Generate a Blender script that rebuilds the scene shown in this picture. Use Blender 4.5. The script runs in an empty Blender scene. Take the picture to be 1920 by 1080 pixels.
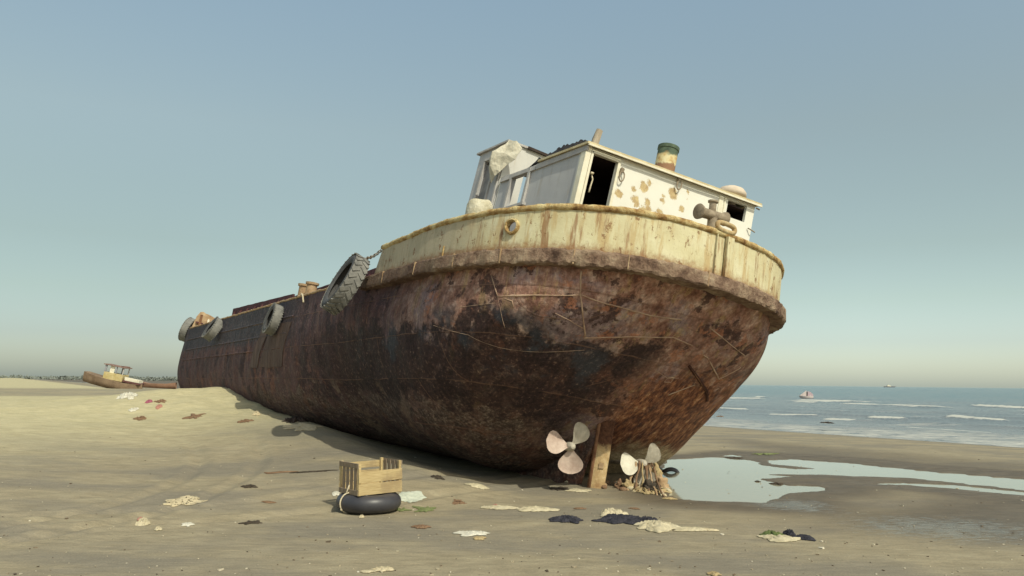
import bpy, bmesh, math, random
import numpy as np
from mathutils import Vector, Matrix, noise as mn
from mathutils.bvhtree import BVHTree
R = math.radians
PI = math.pi
rnd = random.Random(11)
sc = bpy.context.scene
col = sc.collection

# ------------------------------------------------------------------ camera
CAM_H = 1.6
FPX = 1500.0
PITCH = math.atan((717 - 540) / FPX)
ROLL = R(0.65)
cd = bpy.data.cameras.new('camera')
cd.sensor_width = 36.0
cd.lens = 36.0 * FPX / 1920
cd.clip_start = 0.05
cd.clip_end = 60000
cam = bpy.data.objects.new('camera', cd)
col.objects.link(cam)
cam.matrix_world = Matrix.Translation((0, 0, CAM_H)) @ Matrix.Rotation(PI / 2 + PITCH, 4, 'X') @ Matrix.Rotation(ROLL, 4, 'Z')
sc.camera = cam


def pixel_ray(px, py):
    d = Vector(((px - 960) / FPX, -(py - 540) / FPX, -1.0))
    return (cam.matrix_world.to_3x3() @ d).normalized()


# ------------------------------------------------------------------ light
SUN_EL, SUN_AZ = R(47), R(36)          # azimuth: to the right of straight-behind-the-camera
to_sun = Vector((math.sin(SUN_AZ) * math.cos(SUN_EL), -math.cos(SUN_AZ) * math.cos(SUN_EL), math.sin(SUN_EL)))
sd = bpy.data.lights.new('sun', 'SUN')
sd.energy = 2.45
sd.angle = R(0.5)
sd.color = (.98, 0.96, 0.79)
so = bpy.data.objects.new('sun', sd)
col.objects.link(so)
so.rotation_euler = (-to_sun).to_track_quat('-Z', 'Y').to_euler()

w = bpy.data.worlds.new('World')
sc.world = w
w.use_nodes = True
nt = w.node_tree
bg = nt.nodes['Background']
sky = nt.nodes.new('ShaderNodeTexSky')
sky.sky_type = 'NISHITA'
sky.sun_disc = False
sky.sun_elevation = SUN_EL
sky.sun_rotation = math.atan2(to_sun.x, to_sun.y)
sky.air_density = 1.0
sky.dust_density = 1.2
sky.ozone_density = 0.8
tint = nt.nodes.new('ShaderNodeMixRGB')
tint.blend_type = 'MULTIPLY'
tint.inputs[0].default_value = 1.0
tint.inputs[2].default_value = (1.08, 1.09, 0.88, 1)
nt.links.new(sky.outputs[0], tint.inputs[1])
# the hazy band low over the water is duller than a clear-air sky
tc = nt.nodes.new('ShaderNodeTexCoord')
sx = nt.nodes.new('ShaderNodeSeparateXYZ')
nt.links.new(tc.outputs['Generated'], sx.inputs[0])
rp_ = nt.nodes.new('ShaderNodeValToRGB')
nt.links.new(sx.outputs[2], rp_.inputs[0])
e = rp_.color_ramp.elements
e[0].position, e[0].color = 0.0, (.79, .86, 1.08, 1)
e[1].position, e[1].color = .55, (1.20, 1.05, .93, 1)
for zp, cc in ((.05, (.64, .66, .82, 1)), (.10, (.655, .635, .66, 1)), (.16, (.69, .63, .59, 1)), (.22, (.78, .69, .62, 1)), (.30, (.92, .79, .69, 1)), (.45, (1.11, 1.0, .92, 1))):
    k = e.new(zp)
    k.color = cc
hz = nt.nodes.new('ShaderNodeMixRGB')
hz.blend_type = 'MULTIPLY'
hz.inputs[0].default_value = 1.0
nt.links.new(tint.outputs[0], hz.inputs[1])
nt.links.new(rp_.outputs[0], hz.inputs[2])
# dust haze evens the low sky out: dim it away from the sun, lift it on the sea side
def wmath(op, a, b=None, clamp=False):
    x = nt.nodes.new('ShaderNodeMath')
    x.operation = op
    x.use_clamp = clamp
    for i_, v_ in enumerate((a, b)):
        if isinstance(v_, bpy.types.NodeSocket):
            nt.links.new(v_, x.inputs[i_])
        elif v_ is not None:
            x.inputs[i_].default_value = v_
    return x.outputs[0]


side = wmath('MULTIPLY', wmath('ADD', wmath('MULTIPLY', sx.outputs[0], 1.25, ), .5, True), 1.0)
low_ = wmath('SUBTRACT', 1.0, wmath('MULTIPLY', sx.outputs[2], 3.4), True)
fac_ = wmath('ADD', 1.0, wmath('MULTIPLY', low_, wmath('SUBTRACT', wmath('MULTIPLY', side, .46), .33)))
ev = nt.nodes.new('ShaderNodeMixRGB')
ev.blend_type = 'MULTIPLY'
ev.inputs[0].default_value = 1.0
nt.links.new(hz.outputs[0], ev.inputs[1])
nt.links.new(fac_, ev.inputs[2])
nt.links.new(ev.outputs[0], bg.inputs[0])
bg.inputs[1].default_value = 0.14

sc.view_settings.view_transform = 'Standard'
sc.view_settings.look = 'None'
sc.view_settings.exposure = 0.4
sc.view_settings.gamma = 1.0


# ------------------------------------------------------------------ mesh helpers
class MB:
    def __init__(self):
        self.v = []
        self.f = []

    def add(self, vs, fs):
        n = len(self.v)
        self.v += [tuple(p) for p in vs]
        self.f += [tuple(i + n for i in q) for q in fs]

    def box(self, c, s, rot=None, jit=0.0):
        vs = []
        for x in (-.5, .5):
            for y in (-.5, .5):
                for z in (-.5, .5):
                    p = Vector((x * s[0], y * s[1], z * s[2]))
                    if jit:
                        p += Vector((rnd.uniform(-jit, jit), rnd.uniform(-jit, jit), rnd.uniform(-jit, jit)))
                    if rot is not None:
                        p = rot @ p
                    vs.append(p + Vector(c))
        self.add(vs, [(0, 1, 3, 2), (4, 6, 7, 5), (0, 4, 5, 1), (2, 3, 7, 6), (0, 2, 6, 4), (1, 5, 7, 3)])

    def beam(self, a, b, w, h, up=(0, 0, 1), jit=0.0):
        a, b = Vector(a), Vector(b)
        d = b - a
        L = d.length
        d.normalize()
        up = Vector(up)
        s = d.cross(up)
        if s.length < 1e-4:
            s = d.cross(Vector((1, 0, 0)))
        s.normalize()
        u = s.cross(d)
        m = Matrix((d, s, u)).transposed()
        self.box((a + b) / 2, (L, w, h), m, jit)

    def tube(self, pts, r, n=8, jit=0.0, cap=True, closed=False):
        pts = [Vector(p) for p in pts]
        N = len(pts)
        rr = r if isinstance(r, (list, tuple)) else [r] * N
        base = len(self.v)
        prev = None
        for i, p in enumerate(pts):
            if closed:
                t = pts[(i + 1) % N] - pts[i - 1]
            else:
                t = pts[min(i + 1, N - 1)] - pts[max(i - 1, 0)]
            if t.length < 1e-9:
                t = Vector((0, 0, 1))
            t.normalize()
            if prev is None:
                a = t.cross(Vector((0, 0, 1)))
                if a.length < .1:
                    a = t.cross(Vector((1, 0, 0)))
            else:
                a = prev - t * prev.dot(t)
            a.normalize()
            prev = a
            b = t.cross(a)
            for k in range(n):
                an = 2 * PI * k / n
                q = rr[i] * (1 + (rnd.uniform(-jit, jit) if jit else 0))
                self.v.append(tuple(p + a * (q * math.cos(an)) + b * (q * math.sin(an))))
        for i in range(N if closed else N - 1):
            for k in range(n):
                i2 = (i + 1) % N
                self.f.append((base + i * n + k, base + i * n + (k + 1) % n, base + i2 * n + (k + 1) % n, base + i2 * n + k))
        if cap and not closed:
            self.f.append(tuple(base + k for k in reversed(range(n))))
            self.f.append(tuple(base + (N - 1) * n + k for k in range(n)))

    def lathe(self, prof, M=None, n=24, closed=False):
        """prof: list of (radius, height) turned about local Z"""
        M = M or Matrix()
        base = len(self.v)
        for r, z in prof:
            for k in range(n):
                a = 2 * PI * k / n
                self.v.append(tuple(M @ Vector((r * math.cos(a), r * math.sin(a), z))))
        P = len(prof)
        for i in range(P if closed else P - 1):
            i2 = (i + 1) % P
            for k in range(n):
                self.f.append((base + i * n + k, base + i * n + (k + 1) % n, base + i2 * n + (k + 1) % n, base + i2 * n + k))

    def prism(self, poly, M, t):
        """2-D outline in the XY plane of M, thickness t along Z"""
        n = len(poly)
        vs = [M @ Vector((x, y, -t / 2)) for x, y in poly] + [M @ Vector((x, y, t / 2)) for x, y in poly]
        fs = [tuple(reversed(range(n))), tuple(range(n, 2 * n))] + [(i, (i + 1) % n, n + (i + 1) % n, n + i) for i in range(n)]
        self.add(vs, fs)

    def build(self, name, mat=None, parent=None, smooth=False, fix=True, fn=None, mw=None, angle=None):
        me = bpy.data.meshes.new(name)
        vs = [fn(Vector(p)) for p in self.v] if fn else self.v
        me.from_pydata([tuple(p) for p in vs], [], self.f)
        if fix:
            bm = bmesh.new()
            bm.from_mesh(me)
            bmesh.ops.recalc_face_normals(bm, faces=bm.faces)
            bm.to_mesh(me)
            bm.free()
        if smooth:
            me.shade_smooth()
            if angle:
                me.set_sharp_from_angle(angle=R(angle))
        if mat:
            me.materials.append(mat)
        o = bpy.data.objects.new(name, me)
        col.objects.link(o)
        if parent:
            o.parent = parent
        if mw is not None:
            o.matrix_world = mw
        return o


def tag(o, label=None, cat=None, group=None, kind=None):
    if label:
        o['label'] = label
    if cat:
        o['category'] = cat
    if group:
        o['group'] = group
    if kind:
        o['kind'] = kind
    return o


def empty(name, M):
    o = bpy.data.objects.new(name, None)
    o.empty_display_size = 0.2
    col.objects.link(o)
    o.matrix_world = M
    return o


def smooth01(a, b, x):
    t = np.clip((np.asarray(x, float) - a) / (b - a), 0, 1)
    return t * t * (3 - 2 * t)


# ------------------------------------------------------------------ node helper
class NT:
    def __init__(self, name, rough=0.85, spec=0.25, metal=0.0):
        self.m = bpy.data.materials.new(name)
        self.m.use_nodes = True
        self.t = self.m.node_tree
        self.b = self.t.nodes['Principled BSDF']
        self.b.inputs['Roughness'].default_value = rough
        self.b.inputs['Specular IOR Level'].default_value = spec
        self.b.inputs['Metallic'].default_value = metal
        self._co = None

    def n(self, ty, **kw):
        x = self.t.nodes.new(ty)
        for k, v in kw.items():
            setattr(x, k, v)
        return x

    def put(self, sock, v):
        if v is None:
            return
        if isinstance(v, bpy.types.NodeSocket):
            self.t.links.new(v, sock)
        elif isinstance(v, (tuple, list)) and len(v) == 3 and sock.type == 'RGBA':
            sock.default_value = (*v, 1)
        else:
            sock.default_value = v

    def co(self):
        if self._co is None:
            self._co = self.n('ShaderNodeTexCoord').outputs['Object']
        return self._co

    def map(self, v, scale=(1, 1, 1), loc=(0, 0, 0), rot=(0, 0, 0)):
        x = self.n('ShaderNodeMapping')
        self.put(x.inputs['Vector'], v)
        x.inputs['Scale'].default_value = scale
        x.inputs['Location'].default_value = loc
        x.inputs['Rotation'].default_value = rot
        return x.outputs[0]

    def noise(self, scale, detail=6, rough=.6, v=None, dist=0.0):
        x = self.n('ShaderNodeTexNoise')
        self.put(x.inputs['Vector'], v or self.co())
        x.inputs['Scale'].default_value = scale
        x.inputs['Detail'].default_value = detail
        x.inputs['Roughness'].default_value = rough
        x.inputs['Distortion'].default_value = dist
        return x.outputs[0]

    def vor(self, scale, v=None, feature='F1'):
        x = self.n('ShaderNodeTexVoronoi', feature=feature)
        self.put(x.inputs['Vector'], v or self.co())
        x.inputs['Scale'].default_value = scale
        return x.outputs[0]

    def ramp(self, f, stops, interp='LINEAR'):
        x = self.n('ShaderNodeValToRGB')
        self.put(x.inputs[0], f)
        e = x.color_ramp.elements
        x.color_ramp.interpolation = interp
        while len(e) < len(stops):
            e.new(.5)
        for k, (p, c) in zip(e, stops):
            k.position = p
            k.color = (*c, 1) if isinstance(c, (tuple, list)) else (c, c, c, 1)
        return x.outputs[0]

    def step(self, f, a, b):
        x = self.n('ShaderNodeMapRange', interpolation_type='SMOOTHSTEP')
        self.put(x.inputs[0], f)
        x.inputs[1].default_value = a
        x.inputs[2].default_value = b
        return x.outputs[0]

    def mix(self, f, a, b, mode='MIX'):
        x = self.n('ShaderNodeMixRGB', blend_type=mode)
        self.put(x.inputs[0], f)
        self.put(x.inputs[1], a)
        self.put(x.inputs[2], b)
        return x.outputs[0]

    def math(self, op, a, b=None, clamp=False):
        x = self.n('ShaderNodeMath', operation=op, use_clamp=clamp)
        self.put(x.inputs[0], a)
        self.put(x.inputs[1], b)
        return x.outputs[0]

    def mul(self, *a):
        r = a[0]
        for b in a[1:]:
            r = self.math('MULTIPLY', r, b)
        return r

    def sep(self, v=None):
        x = self.n('ShaderNodeSeparateXYZ')
        self.put(x.inputs[0], v or self.co())
        return x.outputs[0], x.outputs[1], x.outputs[2]

    def attr(self, name):
        return self.n('ShaderNodeAttribute', attribute_name=name).outputs['Fac']

    def bump(self, h, strength=.5, dist=.02, prev=None):
        x = self.n('ShaderNodeBump')
        x.inputs['Strength'].default_value = strength
        x.inputs['Distance'].default_value = dist
        self.put(x.inputs['Height'], h)
        if prev is not None:
            self.put(x.inputs['Normal'], prev)
        return x.outputs[0]

    def done(self, color=None, normal=None, rough=None):
        self.put(self.b.inputs['Base Color'], color)
        if normal is not None:
            self.put(self.b.inputs['Normal'], normal)
        if rough is not None:
            self.put(self.b.inputs['Roughness'], rough)
        return self.m


def simple_mat(name, c1, c2, scale=8, rough=.85, bump=.3, bdist=.01, stretch=(1, 1, 1), spec=.25):
    m = NT(name, rough, spec)
    v = m.map(m.co(), stretch)
    f = m.noise(scale, 8, .65, v)
    return m.done(m.ramp(f, [(.3, c1), (.7, c2)]), m.bump(m.noise(scale * 3, 6, .6, v), bump, bdist))


# ------------------------------------------------------------------ ship frame (fitted to the photograph)
TH, HEEL, TRIM = R(32.055), R(8.442), R(0.888)
OX, OY, OVER = 1.348, 12.622, 2.142
_F = Vector((-math.sin(TH), math.cos(TH), 0))
_S = Vector((math.cos(TH), math.sin(TH), 0))
_U = Vector((0, 0, 1))
F2 = _F * math.cos(TRIM) + _U * math.sin(TRIM)
U2 = _U * math.cos(TRIM) - _F * math.sin(TRIM)
S3 = _S * math.cos(HEEL) - U2 * math.sin(HEEL)
U3 = U2 * math.cos(HEEL) + _S * math.sin(HEEL)
SHIP = Matrix((F2, -S3, U3)).transposed().to_4x4()      # local x forward, y port, z up
SHIP.translation = Vector((OX, OY, 0)) - F2 * OVER
B0, LR, NR, ZS0, ZS1, ZS2 = 2.981, 3.791, 2.459, 3.143, 2.931, -.327
HB0, HB1, UE, UMAX = .615, .499, 5.32, 24.3


def half_b(u):
    t = np.clip(u / LR, 0, 1)
    b = B0 * (1 - (1 - t) ** NR) ** (1 / NR)
    q = np.clip((u - 21.6) / (UMAX - 21.6), 0, 1)
    return b * np.maximum(1 - q ** 2.6, 0.0) ** (1 / 2.2)


def z_strake(u):
    q = np.clip(u / 8, 0, 1)
    return ZS0 + (ZS1 - ZS0) * (1 - (1 - q) ** 2) + ZS2 * np.clip(u - 8, 0, 99) / 15


def keel(u):
    k = z_strake(u) * np.clip(1 - u / 4.2, 0, 1) ** 1.51
    q = np.clip((u - 21.0) / (UMAX - 21.0), 0, 1)
    return k + .9 * q ** 3


def hull_pt(u, t):
    """t 0..pi from port strake under the keel to starboard strake"""
    m = 3.4 + (2.16 - 3.4) * np.clip(u / 6.55, 0, 1)
    m = np.where(u > 7, 2.16 + np.clip((u - 7) / 6, 0, 1) * 2.2, m)
    m = m + 5.0 * np.exp(-((u - 4.5) / 1.35) ** 2) * smooth01(PI * .5, PI * .62, t)
    c, s = np.cos(t), np.sin(t)
    y = half_b(u) * np.abs(c) ** (2 / m) * np.sign(c)
    k = keel(u)
    z = k + (z_strake(u) - k) * (1 - np.abs(s) ** (2 / m))
    return y, z


# ------------------------------------------------------------------ terrain
A0 = np.array([15.2, 30.8])
INL = np.array([-.84, -.54])
INL = INL / np.linalg.norm(INL)
SEA_Z = -.35
PUD_Z = -.022
fxy = np.array([-math.sin(TH), math.cos(TH)])
sxy = np.array([math.cos(TH), math.sin(TH)])


def flat_px(px, py, z=0.0):
    d = pixel_ray(px, py)
    t = (z - CAM_H) / d.z
    return np.array([d.x * t, d.y * t])


pool_px = [
    [(1236, 905), (1244, 872), (1252, 862), (1290, 859), (1341, 857), (1385, 860), (1419, 866), (1428, 873), (1494, 879), (1549, 879.5), (1500, 876), (1447, 870), (1440, 862.5),
     (1486, 861), (1591, 868), (1700, 880), (1800, 889), (1960, 902), (1960, 925), (1800, 907), (1700, 897), (1604, 893), (1538, 891), (1447, 890),
     (1492, 894), (1434, 899), (1455, 906), (1481, 910), (1549, 911), (1536, 922), (1470, 925), (1460, 936), (1434, 944), (1340, 941), (1278, 938), (1258, 928)],
    [(1346, 855), (1372, 852.5), (1403, 855.5), (1385, 857.5)],
    [(1632, 908), (1690, 905), (1790, 910), (1960, 925), (1960, 934), (1700, 909.5)],
]
pools = [np.array([flat_px(x, y, PUD_Z) for x, y in p]) for p in pool_px]


def poly_sd(P, poly):
    """signed distance, negative inside"""
    x, y = P[:, 0], P[:, 1]
    ins = np.zeros(len(P), bool)
    dm = np.full(len(P), 1e9)
    n = len(poly)
    for i in range(n):
        a, b = poly[i], poly[(i + 1) % n]
        e = b - a
        t = np.clip(((P - a) @ e) / (e @ e + 1e-12), 0, 1)
        q = a + t[:, None] * e
        dm = np.minimum(dm, np.hypot(x - q[:, 0], y - q[:, 1]))
        cond = (a[1] > y) != (b[1] > y)
        with np.errstate(divide='ignore', invalid='ignore'):
            xi = (b[0] - a[0]) * (y - a[1]) / (b[1] - a[1]) + a[0]
        ins ^= cond & (x < xi)
    return np.where(ins, -dm, dm)


def _hash(ix, iy, s):
    h = np.sin(ix * 127.1 + iy * 311.7 + s * 74.7) * 43758.5453
    return h - np.floor(h)


def vnoise(x, y, s=0):
    ix, iy = np.floor(x), np.floor(y)
    fx, fy = x - ix, y - iy
    fx, fy = fx * fx * (3 - 2 * fx), fy * fy * (3 - 2 * fy)
    a, b = _hash(ix, iy, s), _hash(ix + 1, iy, s)
    c, d = _hash(ix, iy + 1, s), _hash(ix + 1, iy + 1, s)
    return (a + (b - a) * fx + (c - a) * fy + (a - b - c + d) * fx * fy) - .5


def fnoise(x, y, o=4, s=0):
    r, a = 0, 1.0
    for k in range(o):
        r = r + a * vnoise(x * 2 ** k, y * 2 ** k, s + k * 3.1)
        a *= .5
    return r


track_arcs = [(-11.0, 11.5, 6.2), (-11.2, 11.7, 7.3), (-8.2, 18.5, 9.4), (-8.4, 18.7, 10.6)]


def terrain(P):
    P = np.atleast_2d(np.asarray(P, float))
    x, y = P[:, 0], P[:, 1]
    s = (P - A0) @ INL
    z = np.interp(s, [-400, -60, 0, 3, 7, 10.5, 20, 400], [-8, -2.2, SEA_Z - .03, -.24, -.05, .02, 0, 0])
    rel = P - np.array([1.3, 12.7])
    ta, ra = rel @ fxy, rel @ sxy
    mask = smooth01(2.6, -2.2, ra)
    z = z + mask * (1.0 * smooth01(.5, 15.5, ta)) * (1 - .12 * smooth01(25, 60, ta))
    g = lambda cx, cy, sx, sy, a, rot=0.0: a * np.exp(-(((x - cx) * math.cos(rot) + (y - cy) * math.sin(rot)) / sx) ** 2 - ((-(x - cx) * math.sin(rot) + (y - cy) * math.cos(rot)) / sy) ** 2)
    z = z + g(-8.4, 22.3, 2.5, 1.9, .36, .4) - g(-18, 36, 9, 6, .12)
    z = z + .30 * np.exp(-((ra + 2.5) / np.where(ra < -2.5, 2.3, .9)) ** 2) * smooth01(-.8, 1.8, ta) * smooth01(16, 6, ta)
    # scour hollow at the stern
    z = z - g(2.2, 12.2, 1.5, .9, .03)
    far = smooth01(60, 25, y)
    z = z + far * (.05 * fnoise(x / 3.1, y / 2.3, 4, 1) * smooth01(-2, 6, ta + 3) * mask + .018 * fnoise(x / 1.4, y / .8, 4, 2) + .008 * fnoise(x / .3, y / .22, 2, 3))
    # ragged flank of the bank by the bow
    z = z + .10 * fnoise(x / .8, y / .7, 4, 9) * np.exp(-((x + 8) / 4.5) ** 2 - ((y - 20.5) / 3.0) ** 2)
    for cx, cy, r in track_arcs:
        d = np.hypot(x - cx, y - cy) - r
        z = z + (-.028 * np.exp(-(d / .10) ** 2) + .014 * np.exp(-((np.abs(d) - .2) / .07) ** 2)) * smooth01(14, 8, np.abs(x + 4)) * smooth01(20, 13, y)
    sd = np.full(len(P), 1e9)
    near = (x > 1) & (x < 22) & (y > 8) & (y < 24)
    if near.any():
        q = P[near]
        v = np.full(len(q), 1e9)
        for p in pools:
            v = np.minimum(v, poly_sd(q, p))
        sd[near] = v
        sdn = sd + .12 * fnoise(x / .5, y / .35, 3, 5)
        rip = .010 * np.sin((y * 1.0 + x * .25 + .6 * fnoise(x / 1.2, y / 1.2, 2, 7)) * 2 * PI / .28) * smooth01(1.6, .2, np.abs(sd)) * smooth01(5, 7, x)
        z = z + rip
        lvl = PUD_Z + .010 + .012 * fnoise(x / .35, y / .22, 3, 8)
        dip = np.where(sdn < 0, PUD_Z - .004 - .06 * smooth01(0, .5, -sdn), lvl + np.clip(sdn, 0, 3) * .03)
        # settle the sand to the puddle level close to its edge
        wgt = smooth01(.9, .05, np.maximum(sdn, 0))
        wgt = np.where(sdn < 0, 1.0, wgt)
        z = z * (1 - wgt) + (dip + rip * .6) * wgt
    return z, s, sd, ta, ra, mask


def tz(x, y):
    return float(terrain([[x, y]])[0][0])


def at(px, py):
    """where the sight line through a photo point meets the beach"""
    d = pixel_ray(px, py)
    ts = np.geomspace(3, 160, 900)
    P = np.stack([d.x * ts, d.y * ts], -1)
    zz = CAM_H + d.z * ts
    tr = terrain(P)[0]
    i = int(np.argmax(zz < tr))
    if not (zz < tr).any():
        i = len(ts) - 1
    t = ts[i]
    return Vector((d.x * t, d.y * t, float(tr[i])))


def grid_mesh(name, X, Y, Z, mat, attrs=None, wrap=False):
    n, m = X.shape
    me = bpy.data.meshes.new(name)
    co = np.stack([X, Y, Z], -1).reshape(-1, 3).astype(np.float32)
    i, j = np.meshgrid(np.arange(n - 1), np.arange(m - 1), indexing='ij')
    a = (i * m + j).ravel()
    q = np.stack([a, a + 1, a + m + 1, a + m], -1).astype(np.int32)
    me.vertices.add(len(co))
    me.vertices.foreach_set('co', co.ravel())
    me.loops.add(q.size)
    me.loops.foreach_set('vertex_index', q.ravel())
    me.polygons.add(len(q))
    me.polygons.foreach_set('loop_start', np.arange(0, q.size, 4, dtype=np.int32))
    me.update(calc_edges=True)
    me.validate()
    me.shade_smooth()
    for k, v in (attrs or {}).items():
        at_ = me.attributes.new(k, 'FLOAT', 'POINT')
        at_.data.foreach_set('value', np.asarray(v, np.float32).ravel())
    me.materials.append(mat)
    o = bpy.data.objects.new(name, me)
    col.objects.link(o)
    return o


# ---- sand material
def sand_material():
    m = NT('beach sand', .95, .2)
    co = m.co()
    wet, dry = m.attr('wet'), m.attr('dry')
    n_big = m.noise(.35, 5, .55, m.map(co, (1, 2.2, 1)))
    n_mid = m.noise(2.3, 8, .65, m.map(co, (1, 2.0, 1)))
    n_fine = m.noise(60, 4, .7)
    damp = m.ramp(n_mid, [(.3, (.245, .208, .138)), (.5, (.297, .252, .168)), (.7, (.345, .297, .20))])
    damp = m.mix(m.step(n_big, .42, .62), damp, (.225, .198, .148))
    dryc = m.ramp(n_mid, [(.3, (.415, .368, .218)), (.7, (.51, .455, .285))])
    c = m.mix(dry, damp, dryc)
    wetc = m.ramp(n_mid, [(.3, (.10, .082, .058)), (.7, (.165, .135, .095))])
    c = m.mix(m.step(m.math('ADD', wet, m.math('MULTIPLY', m.math('SUBTRACT', n_mid, .5), .5)), .15, .85), c, wetc)
    # dark flecks, pale shell grit
    sp = m.step(m.noise(26, 3, .8), .70, .76)
    c = m.mix(m.mul(sp, .35), c, (.09, .07, .05))
    sh = m.step(m.noise(34, 2, .7, m.map(co, (1, 1, 1), (7, 3, 1))), .73, .78)
    c = m.mix(m.mul(sh, .45), c, (.55, .5, .38))
    c = m.mix(.45, c, m.mix(1.0, c, m.ramp(n_fine, [(.3, .62), (.7, 1.38)]), 'MULTIPLY'))
    stre = m.noise(4.2, 8, .72, m.map(co, (.7, 3.2, 1), (3, 1, 0), (0, 0, R(-12))))
    c = m.mix(.5, c, m.mix(1.0, c, m.ramp(stre, [(.34, .72), (.5, 1.0), (.66, 1.24)]), 'MULTIPLY'))
    blot = m.step(m.noise(.9, 7, .65, m.map(co, (1, 1.7, 1), (5, 8, 0))), .53, .63)
    c = m.mix(m.mul(blot, .18), c, m.mix(1.0, c, (.74, .74, .78), 'MULTIPLY'))
    h = m.math('ADD', m.math('MULTIPLY', n_fine, .25), m.math('ADD', m.math('MULTIPLY', n_mid, .8), m.math('MULTIPLY', m.noise(9, 6, .7, m.map(co, (1, 2.6, 1))), .55)))
    h = m.math('ADD', h, m.math('MULTIPLY', m.noise(7, 6, .7, m.map(co, (.6, 3.0, 1), (0, 4, 0), (0, 0, R(-12)))), .5))
    nb = m.bump(h, .55, .04)
    film = m.attr('film')
    filmn = m.math('ADD', film, m.math('MULTIPLY', m.math('SUBTRACT', m.noise(5, 6, .7, m.map(co, (1, 3.0, 1))), .5), 1.1))
    fw = m.mul(m.step(filmn, .45, .62), m.step(film, .02, .2))
    ro = m.mix(fw, m.math('SUBTRACT', .95, m.math('MULTIPLY', wet, .4)), (.12, .12, .12))
    mm = m.done(c, nb, ro)
    return mm


M_SAND = sand_material()
ang_front = np.arange(-42, 42.001, .16)
ang = np.r_[np.linspace(-178, -44, 40), ang_front, np.linspace(44, 178, 40), [182]]
rad = np.r_[np.geomspace(.4, 4.5, 40), np.geomspace(4.55, 48, 470), np.geomspace(50, 20000, 90)]
RA, AN = np.meshgrid(rad, np.radians(ang), indexing='ij')
GX, GY = RA * np.sin(AN), RA * np.cos(AN)
P = np.stack([GX.ravel(), GY.ravel()], -1)
z, s, sd, ta, ra, mask = terrain(P)
wet = np.clip(.8 * np.exp(-((P[:, 0] - 5.6) / 2.6) ** 2 - ((P[:, 1] - 9.8) / 1.6) ** 2) + smooth01(1.5, .0, sd) * .9 + smooth01(3.5, .5, s) * .8 + .62 * smooth01(17.5, 12.5, s) * smooth01(3.5, 8, s) * 0 + .55 * smooth01(4.5, 7.0, P[:, 0]) * smooth01(22, 17, s) * smooth01(9, 12, s), 0, 1)
dry = np.clip(mask * smooth01(3.5, 11, ta), 0, 1)
DD = np.hypot(P[:, 0], P[:, 1])
dry = dry * (1 - .85 * smooth01(27, 33, DD + 2 * fnoise(P[:, 0] / 4, P[:, 1] / 4, 2, 12)) * smooth01(64, 52, DD))
film = np.clip(smooth01(1.5, .1, sd) * smooth01(2.2, 4.0, P[:, 0]) * smooth01(12.5, 11.0, P[:, 1]) * .62 + .62 * np.exp(-((P[:, 0] - 5.0) / 2.0) ** 2 - ((P[:, 1] - 9.4) / 1.5) ** 2) + smooth01(2.5, .6, s) * .9 * (s > -2), 0, 1)
sand = tag(grid_mesh('beach_sand', GX, GY, z.reshape(GX.shape), M_SAND, dict(wet=wet, dry=dry, film=film)), kind='structure')

# ---- standing water in the hollows beside the stern
m = NT('puddle water', .04, .5)
m.b.inputs['IOR'].default_value = 1.33
nb = m.bump(m.noise(7, 3, .5, m.map(m.co(), (1, 2.4, 1))), .05, .01)
M_PUD = m.done((.345, .325, .235), nb)
xs, ys = np.meshgrid(np.linspace(1.6, 19, 90), np.linspace(8.8, 22, 80), indexing='ij')
q = np.stack([xs.ravel(), ys.ravel()], -1)
sdw = np.min([poly_sd(q, p) for p in pools], axis=0).reshape(xs.shape)
b = MB()
b.v = [(float(x), float(y), PUD_Z) for x, y in q]
nn_ = xs.shape[1]
for i in range(xs.shape[0] - 1):
    for j in range(nn_ - 1):
        if sdw[i:i + 2, j:j + 2].min() < .35:
            a = i * nn_ + j
            b.f.append((a, a + nn_, a + nn_ + 1, a + 1))
puddle = tag(b.build('puddle_water', M_PUD, None), kind='structure')

# ------------------------------------------------------------------ sea
SHORE = np.array([-INL[1], INL[0]])
SHORE = SHORE if SHORE[1] < 0 else -SHORE     # along the shore, towards the right of the view


def sea_px(px, py):
    return flat_px(px, py, SEA_Z)


foam_px = [(1366, 747.5, 1432, 749, 2.2), (1416, 745.5, 1437, 746, 1.6), (1492, 754.5, 1530, 755.5, 2.0), (1522, 751.5, 1602, 754.5, 4.6), (1585, 757.5, 1635, 759.5, 2.0),
           (1660, 760, 1760, 765, 3.4), (1335, 767.5, 1402, 769, 3.4), (1440, 776.5, 1536, 779, 1.6), (1548, 786.5, 1602, 789, 2.6), (1628, 783, 1694, 786, 2.2),
           (1780, 782, 1880, 789, 2.6), (1830, 762, 1920, 766, 2.0), (1700, 800, 1860, 812, 2.2)]
tanx = np.linspace(-.02, .95, 620)
ysea = np.r_[np.geomspace(18, 26, 12), 1.0 / np.linspace(1 / 26.5, 1 / 20000.0, 330)]
TX, YS = np.meshgrid(tanx, ysea, indexing='xy')
SX, SY = TX * YS, YS
SP = np.stack([SX.ravel(), SY.ravel()], -1)
off = -((SP - A0) @ INL)
alo = (SP - A0) @ SHORE
keep_near = smooth01(3, 12, off)
wob = fnoise(alo / 22, off / 14, 3, 20)
amp = .10 * keep_near * smooth01(420, 60, off) * (1 + 1.4 * fnoise(alo / 30, off / 25, 2, 22))
ph = (off + 3.2 * wob) * 2 * PI / (6.5 + 0 * off)
zz = SEA_Z + amp * (np.abs(np.sin(ph / 2)) ** .7 * -1 + .75) + .03 * keep_near * smooth01(300, 50, off) * fnoise(alo / 1.6, off / .9, 3, 21)
foam = np.zeros(len(SP))
px_per = FPX / np.maximum(SP[:, 1], 1)
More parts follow.
